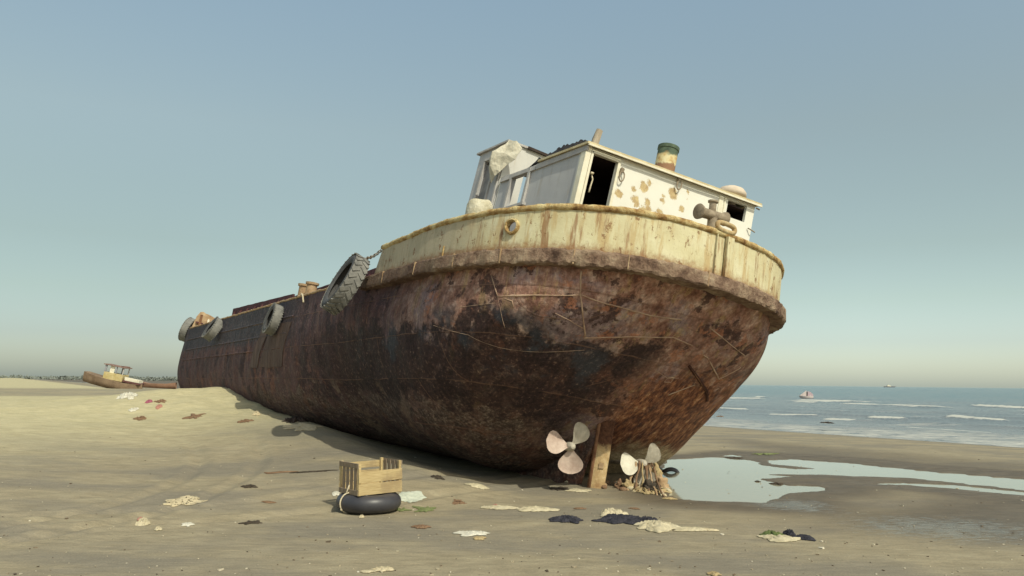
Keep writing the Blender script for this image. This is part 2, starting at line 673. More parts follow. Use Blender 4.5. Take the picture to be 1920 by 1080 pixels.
for x0, y0, x1, y1, wd in foam_px:
    a, b = sea_px(x0, y0), sea_px(x1, y1)
    mid = (a + b) / 2
    e = b - a
    L = np.linalg.norm(e)
    e /= L
    nrm = np.array([-e[1], e[0]])
    dmid = mid[1]
    hw = .62 * wd / ((CAM_H - SEA_Z) * FPX / dmid ** 2) * .5          # streak half-width on the water
    r = SP - mid
    la, lb = r @ e, r @ nrm
    k = np.exp(-(np.abs(lb) / hw) ** 2.5) * smooth01(L * .58, L * .40, np.abs(la))
    foam = np.maximum(foam, k)
    zz = zz + .16 * k * smooth01(10, 22, off)
wash = smooth01(-1.5, -.3, off) * smooth01(7.5, 3.0, off + 2.2 * fnoise(alo / 5, off / 3, 3, 31))
zz = np.where(off < 3, SEA_Z + np.clip(-off, 0, 5) * .0, zz)


def sea_material():
    m = NT('sea water', .16, .5)
    m.b.inputs['IOR'].default_value = 1.33
    co = m.co()
    foam, wash, offs = m.attr('foam'), m.attr('wash'), m.attr('off')
    shal = m.step(offs, 160, 10)
    band = m.noise(.12, 5, .6, m.map(co, (1, 1, 1)))
    c = m.mix(shal, (.035, .105, .135), (.145, .165, .175))
    c = m.mix(m.mul(m.step(band, .45, .7), .5), c, (.20, .185, .175))
    fn = m.noise(1.1, 7, .8, m.map(co, (1, 1, 1)))
    fm = m.step(m.math('ADD', m.math('SUBTRACT', foam, .5), m.math('MULTIPLY', m.math('SUBTRACT', fn, .5), 2.0)), -.10, .22)
    wm = m.mul(wash, m.step(m.noise(.9, 6, .7, m.map(co, (1, 1, 1))), .30, .62))
    caps = m.mul(m.step(m.noise(.22, 8, .72, m.map(co, (.55, 1.9, 1), (3, 7, 0), (0, 0, R(-8)))), .575, .63), m.step(offs, 75, 25), m.step(offs, 4, 9))
    fm = m.math('MAXIMUM', m.mul(fm, m.step(foam, .04, .2)), m.math('MAXIMUM', m.mul(wm, .8), m.mul(caps, .45)))
    c = m.mix(m.mul(fm, .85), c, (.60, .59, .52))
    h = m.math('ADD', m.noise(.9, 5, .6, m.map(co, (1, 1.6, 1))), m.math('MULTIPLY', m.noise(5, 4, .6), .25))
    nb = m.bump(h, .8, .35)
    ro = m.mix(fm, (.18, .18, .18), (.8, .8, .8))
    return m.done(c, nb, ro)


sea = tag(grid_mesh('sea_water', SX, SY, zz.reshape(SX.shape), sea_material(), dict(foam=foam, wash=wash, off=off)), kind='structure')

# ------------------------------------------------------------------ ship materials


def hull_material():
    m = NT('rusted hull plating', .82, .3)
    x, y, z = m.sep()
    co = m.co()
    nA = m.noise(.75, 9, .62, None, .4)
    nB = m.noise(3.4, 10, .68, m.map(co, (1, 1, 1), (5, 2, 9)))
    nC = m.noise(18, 8, .7)
    nS = m.noise(2.2, 8, .65, m.map(co, (2.6, 2.6, .35), (3, 1, 4)))      # run-off streaks
    rust = m.ramp(nB, [(.32, (.085, .036, .026)), (.43, (.21, .100, .070)), (.53, (.33, .190, .140)), (.64, (.48, .345, .28))])
    n0 = m.noise(1.5, 11, .68, m.map(co, (1, 1, 1), (17, 3, 5)))
    purple = m.ramp(nS, [(.35, (.17, .105, .112)), (.52, (.29, .215, .218)), (.66, (.42, .36, .345))])
    c = m.mix(m.mul(m.step(nA, .50, .58), .8), rust, purple)
    c = m.mix(m.mul(m.step(nS, .545, .64), .6), c, (.36, .245, .115))
    c = m.mix(m.mul(m.step(n0, .545, .575), .85), c, (.060, .030, .026))
    c = m.mix(m.mul(m.step(m.noise(2.6, 10, .7, m.map(co, (1, 1, 1), (1, 19, 2))), .565, .60), .7), c, (.40, .17, .095))
    # forward sides: old maroon paint
    fwd = m.step(x, 2.2, 5.0)
    maroon = m.ramp(nB, [(.3, (.034, .016, .022)), (.55, (.078, .040, .046)), (.8, (.15, .095, .092))])
    maroon = m.mix(m.mul(m.step(nS, .5, .72), .45), maroon, (.11, .080, .086))
    maroon = m.mix(m.mul(m.step(n0, .53, .57), .7), maroon, (.022, .014, .020))
    maroon = m.mix(m.mul(m.step(m.noise(2.2, 10, .7, m.map(co, (1.6, 1.6, .5), (1, 9, 2))), .56, .61), .6), maroon, (.17, .075, .055))
    c = m.mix(m.mul(fwd, .9), c, maroon)
    # ragged belt: black bottom paint, plus painted shade where the hull turns under
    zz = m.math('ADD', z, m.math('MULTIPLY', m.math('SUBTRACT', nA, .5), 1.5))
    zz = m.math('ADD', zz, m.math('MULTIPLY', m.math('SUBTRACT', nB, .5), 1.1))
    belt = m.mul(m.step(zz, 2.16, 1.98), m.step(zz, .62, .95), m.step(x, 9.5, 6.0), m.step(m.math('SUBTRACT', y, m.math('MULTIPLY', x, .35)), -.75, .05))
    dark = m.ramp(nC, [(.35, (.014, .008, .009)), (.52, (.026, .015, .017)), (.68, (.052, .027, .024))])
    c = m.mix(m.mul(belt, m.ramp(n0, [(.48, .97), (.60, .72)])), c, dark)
    blue = m.mul(m.step(m.noise(1.1, 8, .65, m.map(co, (1, 1, 1), (11, 7, 3))), .52, .60), m.step(z, 1.35, 1.6), m.step(z, 2.45, 2.15), m.step(x, .9, 1.4), m.step(x, 6.5, 4.5))
    c = m.mix(m.mul(blue, .75), c, (.045, .052, .066))
    # blue-black boot along the forward top sides
    top = m.math('ADD', z, m.math('ADD', m.math('MULTIPLY', m.math('SUBTRACT', nS, .5), .9), m.math('MULTIPLY', x, .012)))
    boot = m.mul(m.step(top, 1.95, 2.2), m.step(x, 8.0, 11.0))
    c = m.mix(m.mul(boot, .85), c, m.ramp(nC, [(.3, (.034, .034, .044)), (.7, (.072, .072, .086))]))
    # crusted bottom: barnacle scale and old antifouling
    cz = m.math('ADD', z, m.math('MULTIPLY', m.math('SUBTRACT', nB, .5), 1.0))
    cz = m.math('ADD', cz, m.math('MULTIPLY', m.math('SUBTRACT', nA, .5), .5))
    crust = m.mul(m.step(cz, 1.02, .72), m.step(x, 15, 9))
    cc = m.ramp(nC, [(.36, (.055, .038, .034)), (.50, (.13, .096, .078)), (.60, (.22, .172, .138)), (.72, (.36, .30, .24))])
    cc = m.mix(m.mul(m.step(m.noise(4.5, 9, .75, m.map(co, (1, 1, 1), (2, 2, 9))), .50, .55), .75), cc, (.040, .026, .024))
    cc = m.mix(m.mul(m.step(nB, .54, .60), .6), cc, (.16, .080, .050))
    cpat = m.step(m.noise(2.0, 8, .7, m.map(co, (1, 1, 1), (8, 1, 6))), .40, .58)
    c = m.mix(m.mul(crust, m.math('ADD', m.math('MULTIPLY', cpat, .6), .3)), c, cc)
    pale = m.mul(m.step(m.noise(1.6, 7, .6, m.map(co, (1, 1, 1), (2, 8, 1))), .56, .63), m.step(z, 1.25, 1.0), m.step(x, 3.5, 5), m.step(x, 11, 8))
    c = m.mix(m.mul(pale, .55), c, (.26, .185, .13))
    # bright orange-brown under the starboard quarter, brushed along the flow
    st = m.noise(3.2, 9, .75, m.map(co, (.6, 3.6, 2.0), (0, 0, 0), (0, R(38), R(40))))
    orange = m.ramp(st, [(.40, (.040, .013, .009)), (.48, (.14, .048, .024)), (.56, (.30, .125, .058)), (.66, (.52, .33, .185))])
    om = m.mul(m.step(m.math('SUBTRACT', y, m.math('MULTIPLY', m.math('SUBTRACT', nB, .5), .8)), .15, -.25), m.step(zz, 2.0, 1.6), m.step(x, 7, 5))
    c = m.mix(m.mul(om, .9), c, orange)
    foot = m.mul(m.step(m.math('ADD', z, m.math('MULTIPLY', m.math('SUBTRACT', nB, .5), .7)), .85, .55), m.step(y, -.5, -1.0), m.step(x, 7, 5))  # pale crust at the foot, sunlit brightness put into its colour
    c = m.mix(foot, c, m.ramp(nC, [(.3, (.40, .31, .18)), (.7, (.66, .56, .38))]))
    # scale flakes
    fl = m.step(m.vor(9, m.map(co, (1, 1, 1))), .02, .28)
    c = m.mix(m.mul(m.step(nC, .56, .7), .35), c, (.30, .215, .16))
    # fine mottling, flaking and run-off at hand size
    mott = m.ramp(nC, [(.34, .65), (.5, 1.1), (.66, 1.75)])
    c = m.mix(.55, c, m.mix(1.0, c, mott, 'MULTIPLY'))
    streak = m.ramp(m.noise(7, 7, .7, m.map(co, (2.4, 2.4, .16), (6, 2, 1))), [(.36, .55), (.52, 1.0), (.68, 1.5)])
    c = m.mix(m.mul(m.step(z, .9, 1.6), .6), c, m.mix(1.0, c, streak, 'MULTIPLY'))
    chip = m.step(m.noise(5.2, 9, .8, m.map(co, (1, 1, 1), (3, 13, 5))), .60, .625)
    c = m.mix(m.mul(chip, .55), c, (.055, .026, .020))
    # plates: each a little different, with lapped joints between
    bt = m.n('ShaderNodeTexBrick')
    cx = m.n('ShaderNodeCombineXYZ')
    wob = m.math('MULTIPLY', m.math('SUBTRACT', nB, .5), .05)
    m.put(cx.inputs[0], m.math('ADD', m.math('SUBTRACT', x, m.math('MULTIPLY', y, .55)), wob))
    m.put(cx.inputs[1], m.math('ADD', m.math('ADD', z, m.math('MULTIPLY', x, .02)), wob))
    m.put(bt.inputs['Vector'], cx.outputs[0])
    bt.offset = .42
    bt.inputs['Scale'].default_value = 1.0
    bt.inputs['Brick Width'].default_value = 2.1
    bt.inputs['Row Height'].default_value = .66
    bt.inputs['Mortar Size'].default_value = .011
    bt.inputs['Mortar Smooth'].default_value = .5
    bt.inputs['Color1'].default_value = (.74, .72, .74, 1)
    bt.inputs['Color2'].default_value = (1.22, 1.18, 1.16, 1)
    bt.inputs['Mortar'].default_value = (.9, .85, .82, 1)
    c = m.mix(.55, c, m.mix(1.0, c, bt.outputs['Color'], 'MULTIPLY'))
    seam = m.mul(bt.outputs['Fac'], m.step(n0, .40, .56))
    c = m.mix(m.mul(seam, .5), c, (.23, .13, .09))
    # welded plate joints
    h = m.math('ADD', m.math('MULTIPLY', nB, 1.0), m.math('ADD', m.math('MULTIPLY', nC, .5), m.math('MULTIPLY', nA, .7)))
    nb = m.bump(h, .75, .03)
    nb = m.bump(bt.outputs['Fac'], .7, .015, nb)
    nb = m.bump(m.mul(crust, m.noise(40, 4, .7)), .9, .02, nb)
    return m.done(c, nb, m.ramp(nB, [(.3, .62), (.7, .95)]))


def cream_material():
    m = NT('weathered cream paint', .8, .3)
    x, y, z = m.sep()
    co = m.co()
    n1 = m.noise(1.6, 9, .65)
    nS = m.noise(5.5, 8, .7, m.map(co, (1, 1, .16), (2, 0, 0)))
    n3 = m.noise(16, 8, .7)
    c = m.ramp(n1, [(.3, (.52, .455, .275)), (.5, (.60, .55, .345)), (.75, (.68, .645, .46))])
    c = m.mix(m.mul(m.step(nS, .47, .62), .70), c, (.47, .33, .15))
    c = m.mix(m.mul(m.step(m.noise(4.2, 8, .7, m.map(co, (1.6, 1.6, .22), (9, 4, 0))), .53, .64), .8), c, (.27, .14, .065))
    # forward part: dimmer grazing light painted in as streaky grey-brown
    g = m.step(x, 1.5, 2.8)
    greyc = m.ramp(nS, [(.3, (.20, .145, .095)), (.5, (.40, .34, .25)), (.7, (.55, .49, .37))])
    c = m.mix(m.mul(g, .72), c, greyc)
    # rust bleeding up from the lower edge and down from the rail
    low = m.math('SUBTRACT', z, m.math('MULTIPLY', x, -.036))
    c = m.mix(m.mul(m.step(m.math('ADD', low, m.math('MULTIPLY', n3, .30)), 3.43, 3.28), .8), c, (.27, .135, .06))
    c = m.mix(m.mul(m.step(m.math('ADD', z, m.math('MULTIPLY', n3, .35)), 3.86, 4.0), m.step(x, 3, 1), .55), c, (.33, .19, .075))
    sp = m.step(m.noise(7.5, 6, .75, m.map(co, (1, 1, .7), (4, 4, 1))), .585, .63)
    c = m.mix(m.mul(sp, .8), c, (.20, .095, .04))
    nb = m.bump(m.math('ADD', m.math('MULTIPLY', n3, .5), n1), .6, .018)
    return m.done(c, nb)


def rail_material():
    m = NT('crusted rail', .9, .2)
    n1 = m.noise(4.5, 9, .7)
    n2 = m.noise(30, 6, .7)
    c = m.ramp(n1, [(.33, (.16, .075, .032)), (.46, (.42, .27, .11)), (.58, (.64, .52, .27)), (.75, (.74, .66, .40))])
    return m.done(c, m.bump(m.math('ADD', n2, m.math('MULTIPLY', n1, 1.5)), .9, .03))


def strake_material():
    m = NT('rotten rubbing strake', .92, .2)
    n1 = m.noise(3.0, 9, .7)
    n2 = m.noise(14, 8, .7)
    x, y, z = m.sep()
    c = m.ramp(n1, [(.33, (.075, .045, .033)), (.45, (.21, .135, .095)), (.57, (.34, .245, .17)), (.72, (.48, .385, .275))])
    c = m.mix(m.mul(m.step(n2, .52, .66), .6), c, (.085, .045, .030))
    c = m.mix(m.mul(m.step(x, 2.0, 3.5), .6), c, (.10, .062, .048))
    return m.done(c, m.bump(m.math('ADD', n2, n1), 1.0, .05))


def house_material():
    m = NT('flaking white house paint', .72, .35)
    x, y, z = m.sep()
    co = m.co()
    n1 = m.noise(1.3, 8, .6)
    n3 = m.noise(12, 8, .7)
    nS = m.noise(6, 7, .7, m.map(co, (1, 1, .14), (1, 7, 0)))
    c = m.ramp(n1, [(.3, (.71, .69, .60)), (.7, (.79, .77, .69))])
    # sides: same white paint, their shade coloured in as duller grey
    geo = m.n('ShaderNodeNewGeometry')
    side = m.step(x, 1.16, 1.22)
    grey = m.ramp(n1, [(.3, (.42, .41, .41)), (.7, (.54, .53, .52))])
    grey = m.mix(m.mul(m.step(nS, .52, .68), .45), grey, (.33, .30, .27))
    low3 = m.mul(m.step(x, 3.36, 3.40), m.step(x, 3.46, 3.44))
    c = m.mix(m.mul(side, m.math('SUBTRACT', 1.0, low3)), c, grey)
    c = m.mix(m.mul(m.step(nS, .60, .74), .30), c, (.56, .45, .26))
    stains = [(-1.14, 4.23, .065), (-.88, 4.38, .04), (-.70, 4.46, .075), (-.60, 4.55, .045), (-.83, 4.23, .065), (-.79, 4.17, .04), (-.60, 4.26, .06), (-.56, 4.15, .06),
              (-.66, 4.08, .09), (-.34, 4.18, .055), (-.30, 4.37, .045), (-.31, 4.44, .03), (-.12, 4.54, .095), (.17, 4.64, .035), (.17, 4.52, .02), (.09, 4.34, .05), (-.42, 4.10, .05), (-.72, 4.50, .05)]
    dn = m.math('MULTIPLY', m.math('SUBTRACT', m.noise(11, 8, .8), .5), .24)
    tot = None
    for (v, w_, r) in stains:
        yy = -(v - .11 * (w_ - 4.3)) - .11 * (w_ - 4.3)
        dx = m.math('SUBTRACT', y, -v)
        dz = m.math('MULTIPLY', m.math('SUBTRACT', z, w_), 1.0)
        d = m.math('SQRT', m.math('ADD', m.mul(dx, dx), m.mul(dz, dz)))
        k = m.step(m.math('ADD', m.math('SUBTRACT', d, r), dn), .012, -.012)
        tot = k if tot is None else m.math('MAXIMUM', tot, k)
    tot = m.mul(tot, m.step(x, 1.2, 1.1))
    c = m.mix(m.mul(tot, .9), c, m.ramp(n3, [(.35, (.33, .20, .075)), (.6, (.56, .42, .19)), (.75, (.66, .56, .30))]))
    return m.done(c, m.bump(m.math('ADD', m.math('MULTIPLY', n3, .4), m.math('ADD', n1, m.math('MULTIPLY', tot, -.5))), .4, .012))


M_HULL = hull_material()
M_CREAM = cream_material()
M_RAIL = rail_material()
M_STRAKE = strake_material()
M_HOUSE = house_material()
M_WELD = simple_mat('bare weld bead', (.30, .185, .125), (.54, .39, .28), 5, .8, .5, .01)
M_RUST = simple_mat('plain rust', (.10, .045, .025), (.30, .16, .085), 6, .92, .6, .02)
M_RUSTPALE = simple_mat('pale dusty rust', (.27, .16, .085), (.52, .39, .24), 5, .92, .6, .02)
M_MAROON = simple_mat('maroon coaming paint', (.045, .015, .020), (.13, .058, .060), 5, .85, .5, .015)
M_DECK = simple_mat('rusty deck plate', (.10, .055, .035), (.26, .17, .10), 2.5, .92, .5, .02)
M_TRIM = simple_mat('chalky white trim', (.66, .60, .45), (.82, .78, .64), 5, .75, .3, .008)
M_GREYTRIM = simple_mat('grey painted trim', (.34, .32, .31), (.52, .50, .47), 5, .8, .3, .008)
M_ROOF = simple_mat('weathered roof board', (.42, .34, .19), (.66, .58, .38), 4, .85, .5, .012)
M_FELT = simple_mat('black roofing felt', (.020, .019, .022), (.055, .052, .055), 9, .9, .7, .02)
M_DARKWOOD = simple_mat('dark stained timber', (.030, .022, .020), (.075, .055, .045), 8, .9, .5, .01)
M_RUBBER = simple_mat('weathered grey rubber', (.050, .050, .054), (.115, .112, .108), 6, .75, .35, .006)
M_TREAD = simple_mat('dusty tyre tread', (.13, .128, .12), (.255, .248, .225), 6, .85, .4, .008)
M_BLACKRUB = simple_mat('black rubber', (.020, .020, .025), (.045, .044, .048), 5, .5, .2, .004, spec=.4)
M_PROP = simple_mat('crusted bronze', (.36, .25, .20), (.66, .54, .45), 4, .85, .8, .012)
M_PROPGREY = simple_mat('grey crusted bronze', (.27, .24, .19), (.54, .49, .40), 5, .85, .8, .012)
M_ROPE = simple_mat('bleached rope', (.42, .35, .24), (.66, .58, .42), 20, .9, .6, .006)
M_IRON = simple_mat('grey iron fitting', (.17, .13, .09), (.40, .33, .24), 9, .8, .5, .008)


def funnel_material():
    m = NT('peeling green funnel paint', .8, .3)
    x, y, z = m.sep()
    n1 = m.noise(8, 8, .65)
    zz = m.math('ADD', z, m.math('MULTIPLY', m.math('SUBTRACT', n1, .5), .20))
    c = m.mix(m.step(zz, 5.33, 5.38), m.ramp(n1, [(.35, (.42, .24, .09)), (.5, (.62, .52, .28)), (.7, (.70, .64, .42))]), m.ramp(n1, [(.3, (.045, .070, .050)), (.7, (.12, .16, .105))]))
    c = m.mix(m.step(zz, 5.22, 5.18), c, (.27, .15, .085))
    return m.done(c, m.bump(n1, .6, .012))


M_FUNNEL = funnel_material()

# ------------------------------------------------------------------ the ship
ship = empty('stranded_barge', SHIP)
tag(ship, 'rust streaked steel barge heeled over on the sand with cream bulwark and white deckhouse', 'ship')

us = np.r_[(np.linspace(.012, 1, 95) ** 1.6) * 4.2, np.linspace(4.25, 21.5, 150), 21.6 + (UMAX - .01 - 21.6) * (1 - (1 - np.linspace(.01, 1, 45)) ** 1.8)]
tt = np.linspace(0, PI, 161)
UU, TT = np.meshgrid(us, tt, indexing='ij')
HY, HZ = hull_pt(UU, TT)
HX = UU.copy()
# starved plating: the plates sag between the frames, and dents
vx = np.gradient(HX, axis=0), np.gradient(HY, axis=0), np.gradient(HZ, axis=0)
wx = np.gradient(HX, axis=1), np.gradient(HY, axis=1), np.gradient(HZ, axis=1)
nx, ny, nz = vx[1] * wx[2] - vx[2] * wx[1], vx[2] * wx[0] - vx[0] * wx[2], vx[0] * wx[1] - vx[1] * wx[0]
nl = np.sqrt(nx * nx + ny * ny + nz * nz) + 1e-9
sag = .010 * np.cos(HX * 2 * PI / .62) * smooth01(1.5, 4, HX) + .05 * fnoise(HX / 1.3, (TT * 2.2), 4, 40) * smooth01(0, .25, np.sin(TT))
sag = sag * smooth01(.0, .12, np.sin(TT))
flip = np.sign((-1.5) * nx + HY * ny + (HZ - 1.6) * nz)
nx, ny, nz = nx * flip, ny * flip, nz * flip
# the plating tucks in beneath the rubbing strake
sag = sag - .10 * smooth01(.85, .12, z_strake(UU) - HZ) * smooth01(7, 4, UU)
HX = HX + 1.0 * smooth01(19, 23.5, UU) * np.clip(1 - HZ / 2.6, 0, 1)
HX, HY, HZ = HX + nx / nl * sag, HY + ny / nl * sag, HZ + nz / nl * sag
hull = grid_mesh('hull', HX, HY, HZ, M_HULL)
hull.parent = ship
# skeg under the counter
bvh = BVHTree.FromPolygons([v.co.copy() for v in hull.data.vertices], [tuple(p.vertices) for p in hull.data.polygons])


def snap(p, off=.0):
    loc, nor, _, _ = bvh.find_nearest(Vector(p))
    c = Vector((loc.x + 1.5, 0, 1.6))
    if nor.dot(loc - c) < 0:
        nor = -nor
    return loc + nor * off, nor


def hull_line(pts, off=.006, step=.06):
    out = []
    for a, b in zip(pts[:-1], pts[1:]):
        a, b = Vector(a), Vector(b)
        n = max(2, int((b - a).length / step))
        for i in range(n):
            out.append(snap(a.lerp(b, i / n), off)[0])
    out.append(snap(pts[-1], off)[0])
    return out


LA = [(1.85, 2.74, 2.98), (1.75, 2.69, 2.74), (1.6, 2.59, 2.45), (1.57, 2.51, 2.27), (1.6, 2.38, 2.03), (1.72, 2.18, 1.74)]
seams = [(LA[1:3], .011), (LA[2:5], .005), ([(1.6, 2.58, 2.43), (1.13, 2.28, 2.48), (.73, 1.81, 2.55)], .0145), ([(.62, 1.94, 2.87), (.73, 1.81, 2.55), (.91, 1.58, 2.26), (1.05, 1.40, 2.07)], .0145),
         ([(.73, 1.81, 2.55), (.62, 1.33, 2.50), (.6, .66, 2.49), (.54, .11, 2.53)], .0145), ([(1.08, 1.4, 2.05), (.88, .76, 2.18), (.76, .06, 2.31), (.79, -.38, 2.26)], .0145),
         ([(1.03, 1.98, 2.29), (.98, 1.75, 2.23), (.98, 1.5, 2.16)], .006), ([(1.51, 2.53, 2.41), (1.4, 2.45, 2.38), (1.4, 2.41, 2.3)], .008),
         ([(.54, -.45, 2.53), (.66, -.95, 2.42), (.84, -1.55, 2.32)], .009), ([(.88, -.71, 2.18), (.91, -.83, 2.16), (1.21, -1.43, 1.92), (1.03, -1.69, 2.16)], .011),
         ([(1.54, -.70, 1.55), (1.43, -.87, 1.66), (1.32, -1.04, 1.77)], .012), ([(1.21, -.06, 1.85), (1.29, -.42, 1.77), (1.26, -.63, 1.8)], .008),
         ([(1.35, -.42, 1.71), (1.28, -.42, 1.79), (1.27, -.53, 1.80), (1.34, -.55, 1.73), (1.35, -.42, 1.71)], .012),
         ([(2.86, 2.86, 2.02), (2.13, 2.63, 1.9), (1.81, 2.31, 1.77), (1.49, 1.86, 1.78), (1.21, 1.27, 1.9)], .004), ([(2.26, 2.8, 2.27), (1.63, 2.58, 2.34)], .005)]
for pts, r in seams:
    b = MB()
    L = hull_line(pts, r * .1)
    b.tube(L, [r * .82 * (.6 + 1.0 * abs(mn.noise(q * 2.3)) + rnd.uniform(-.15, .15)) for q in L], 6, .25)
    o = b.build('weld_bead', M_WELD, hull, smooth=True)

# doubler plates on the hull skin


def skin_plate(corners, nu, nv, t, mat, name, parent):
    """a plate that follows the hull: four corners in ship space, thickness t"""
    a, b_, c, d = [Vector(p) for p in corners]
    mb = MB()
    for lay in (-.004, t):
        for i in range(nu + 1):
            for j in range(nv + 1):
                p = a.lerp(b_, i / nu).lerp(d.lerp(c, i / nu), j / nv)
                mb.v.append(tuple(snap(p, lay)[0]))
    K = (nu + 1) * (nv + 1)
    q = lambda i, j, l=0: l * K + i * (nv + 1) + j
    for i in range(nu):
        for j in range(nv):
            mb.f.append((q(i, j, 1), q(i + 1, j, 1), q(i + 1, j + 1, 1), q(i, j + 1, 1)))
    for i in range(nu):
        mb.f += [(q(i, 0), q(i + 1, 0), q(i + 1, 0, 1), q(i, 0, 1)), (q(i, nv), q(i + 1, nv), q(i + 1, nv, 1), q(i, nv, 1))]
    for j in range(nv):
        mb.f += [(q(0, j), q(0, j + 1), q(0, j + 1, 1), q(0, j, 1)), (q(nu, j), q(nu, j + 1), q(nu, j + 1, 1), q(nu, j, 1))]
    return mb.build(name, mat, parent)


M_PATCH = simple_mat('scoured hull patch', (.065, .042, .038), (.15, .105, .090), 5, .85, .6, .015, (1.5, 1.5, .25))
skin_plate([(11.95, 2.95, 2.35), (11.35, 2.95, 2.35), (12.0, 2.7, 1.35), (12.75, 2.7, 1.35)], 8, 12, .02, M_PATCH, 'patch_plate', hull)
skin_plate([(11.25, 2.95, 2.35), (9.7, 2.95, 2.35), (10.2, 2.7, 1.40), (11.8, 2.7, 1.38)], 12, 12, .018, M_PATCH, 'patch_plate', hull)
# overlapping quarter plate with a raised dark edge
skin_plate([(1.06, -.62, 2.0), (1.24, -1.03, 1.85), (1.46, -1.44, 1.70), (1.10, -.74, 1.94)], 8, 8, .05, M_RUST, 'patch_plate', hull)
b = MB()
b.tube(hull_line([(1.06, -.60, 2.0), (1.24, -1.03, 1.85), (1.43, -1.41, 1.72), (1.62, -1.62, 1.60)], .0, .05), [.018, .022] * 0 or .028, 5, .2)
b.build('patch_edge', simple_mat('dark oxide', (.035, .014, .010), (.09, .035, .022), 9), hull, smooth=True)
# side ribs forward
for dz in (.42, .78, 1.12):
    b = MB()
    L = [snap((u, 3.0, float(z_strake(u)) - dz), .0)[0] for u in np.arange(9.2 + dz, 21.8, .3)]
    b.tube(L, .022, 6, .15)
    b.build('side_rib', M_HULL, hull, smooth=True)

# rub rail / strake round the stern
def stern_path(n, ue, off=0.0, z_off=0.0):
    a = np.linspace(-1, 1, n)
    out = []
    for q in a:
        u = (abs(q) ** 1.75) * ue
        y = float(half_b(np.array(u))) * (1 if q < 0 else -1)
        du = 1e-3
        u0, u1 = max(u - du, 0.0), u + du
        db = (float(half_b(np.array(u1))) - float(half_b(np.array(u0))))
        nrm = Vector((-db, (u1 - u0) * (1 if q < 0 else -1), 0))
        if u < .003:
            nrm = Vector((-1, 0, 0))
        nrm.normalize()
        out.append((Vector((u, y, float(z_strake(np.array(u))) + z_off)) + nrm * off, nrm, u))
    return out


def sweep(path, prof, jit=0.0, lump=0.0):
    """prof: list of (out, up) closed"""
    b = MB()
    n = len(prof)
    for i, (p, nr, u) in enumerate(path):
        g = 1 + lump * fnoise(np.array([i / 5.0]), np.array([.3]), 3, 50)[0] * 2
        for (o, z_) in prof:
            j = rnd.uniform(-jit, jit)
            b.v.append(tuple(p + nr * (o * g + j) + Vector((0, 0, z_ * (1 + .3 * (g - 1)) + rnd.uniform(-jit, jit)))))
    for i in range(len(path) - 1):
        for k in range(n):
            b.f.append((i * n + k, i * n + (k + 1) % n, (i + 1) * n + (k + 1) % n, (i + 1) * n + k))
    b.f.append(tuple(range(n)))
    b.f.append(tuple((len(path) - 1) * n + k for k in range(n)))
    return b


path = stern_path(240, UE + .35)
sweep(path, [(-.22, -.205), (.085, -.21), (.105, -.18), (.10, -.03), (.08, .0), (.03, .012), (-.22, .008)], .014, .12).build('rubbing_strake', M_STRAKE, ship, smooth=True, angle=24)
# little joint straps on the strake
for i in range(14, 118, 17):
    p, nr, u = path[i + rnd.randint(-2, 2)]
    b = MB()
    tdir = Vector((0, 0, 1)).cross(nr)
    mtx = Matrix((tdir, nr, Vector((0, 0, 1)))).transposed()
    b.box(p + nr * .092 + Vector((0, 0, -.10)), (.012, .035, .20), mtx, .004)
    b.build('strake_strap', M_RUSTPALE, bpy.data.objects['rubbing_strake'])

# bulwark shell
def bul_h(u):
    return HB0 + (HB1 - HB0) * min(u / UE, 1)


npath = stern_path(420, UE, .0)
NV = 26
hw = (1.47, 2.58, .34)
b = MB()
for lay in (0.0, -.035):
    for p, nr, u in npath:
        h = bul_h(u)
        dent = .012 * fnoise(np.array([p.x * 1.3 + p.y]), np.array([1.7]), 3, 60)[0]
        for k in range(NV + 1):
            f = k / NV
            slant = 0.0
            if u > UE - .25:
                slant = -(u - (UE - .25)) * f * .9
            b.v.append((p.x + nr.x * (lay + dent) + slant, p.y + nr.y * (lay + dent), p.z + .004 + h * f))
K = len(npath) * (NV + 1)
for lay in (0, 1):
    for i in range(len(npath) - 1):
        for k in range(NV):
            a = lay * K + i * (NV + 1) + k
            c = (Vector(b.v[a]) + Vector(b.v[a + NV + 2])) / 2
            if (Vector((c.x, c.y, c.z)) - Vector((hw[0], hw[1], float(z_strake(np.array(hw[0]))) + hw[2]))).length < .075 + (.02 if lay else 0):
                continue
            b.f.append((a, a + 1, a + NV + 2, a + NV + 1))
for i in range(len(npath) - 1):
    for k in (0, NV):
        a = i * (NV + 1) + k
        b.f.append((a, a + NV + 1, K + a + NV + 1, K + a))
for i in (0, len(npath) - 1):
    for k in range(NV):
        a = i * (NV + 1) + k
        b.f.append((a, a + 1, K + a + 1, K + a))
bulwark = b.build('bulwark', M_CREAM, ship, smooth=True, angle=50)

# lumpy cap rail
cp = []
for p, nr, u in stern_path(260, UE - .2):
    g = .02 * fnoise(np.array([p.x * 2 + p.y * 3]), np.array([.5]), 3, 61)[0]
    cp.append(p + Vector((0, 0, bul_h(u) + .012 + g)) + nr * -.01)
b = MB()
b.tube(cp, [.047 + .006 * math.sin(i * .7) * rnd.random() for i in range(len(cp))], 9, .09)
b.build('cap_rail', M_RAIL, bulwark, smooth=True)
# hawse ring
loc, nor = Vector((hw[0], hw[1], float(z_strake(np.array(hw[0]))) + hw[2])), None
d0 = (half_b(np.array(hw[0] + .01)) - half_b(np.array(hw[0] - .01))) / .02
nrm = Vector((-float(d0), 1, 0)).normalized()
mt = nrm.to_track_quat('Z', 'Y').to_matrix().to_4x4()
mt.translation = Vector((hw[0], float(half_b(np.array(hw[0]))), loc.z))
b = MB()
b.lathe([(.078, -.04), (.078, .03), (.090, .052), (.112, .045), (.118, .0), (.112, -.05), (.085, -.06)], mt, 28, True)
b.build('hawse_ring', M_RAIL, bulwark, smooth=True, angle=40)
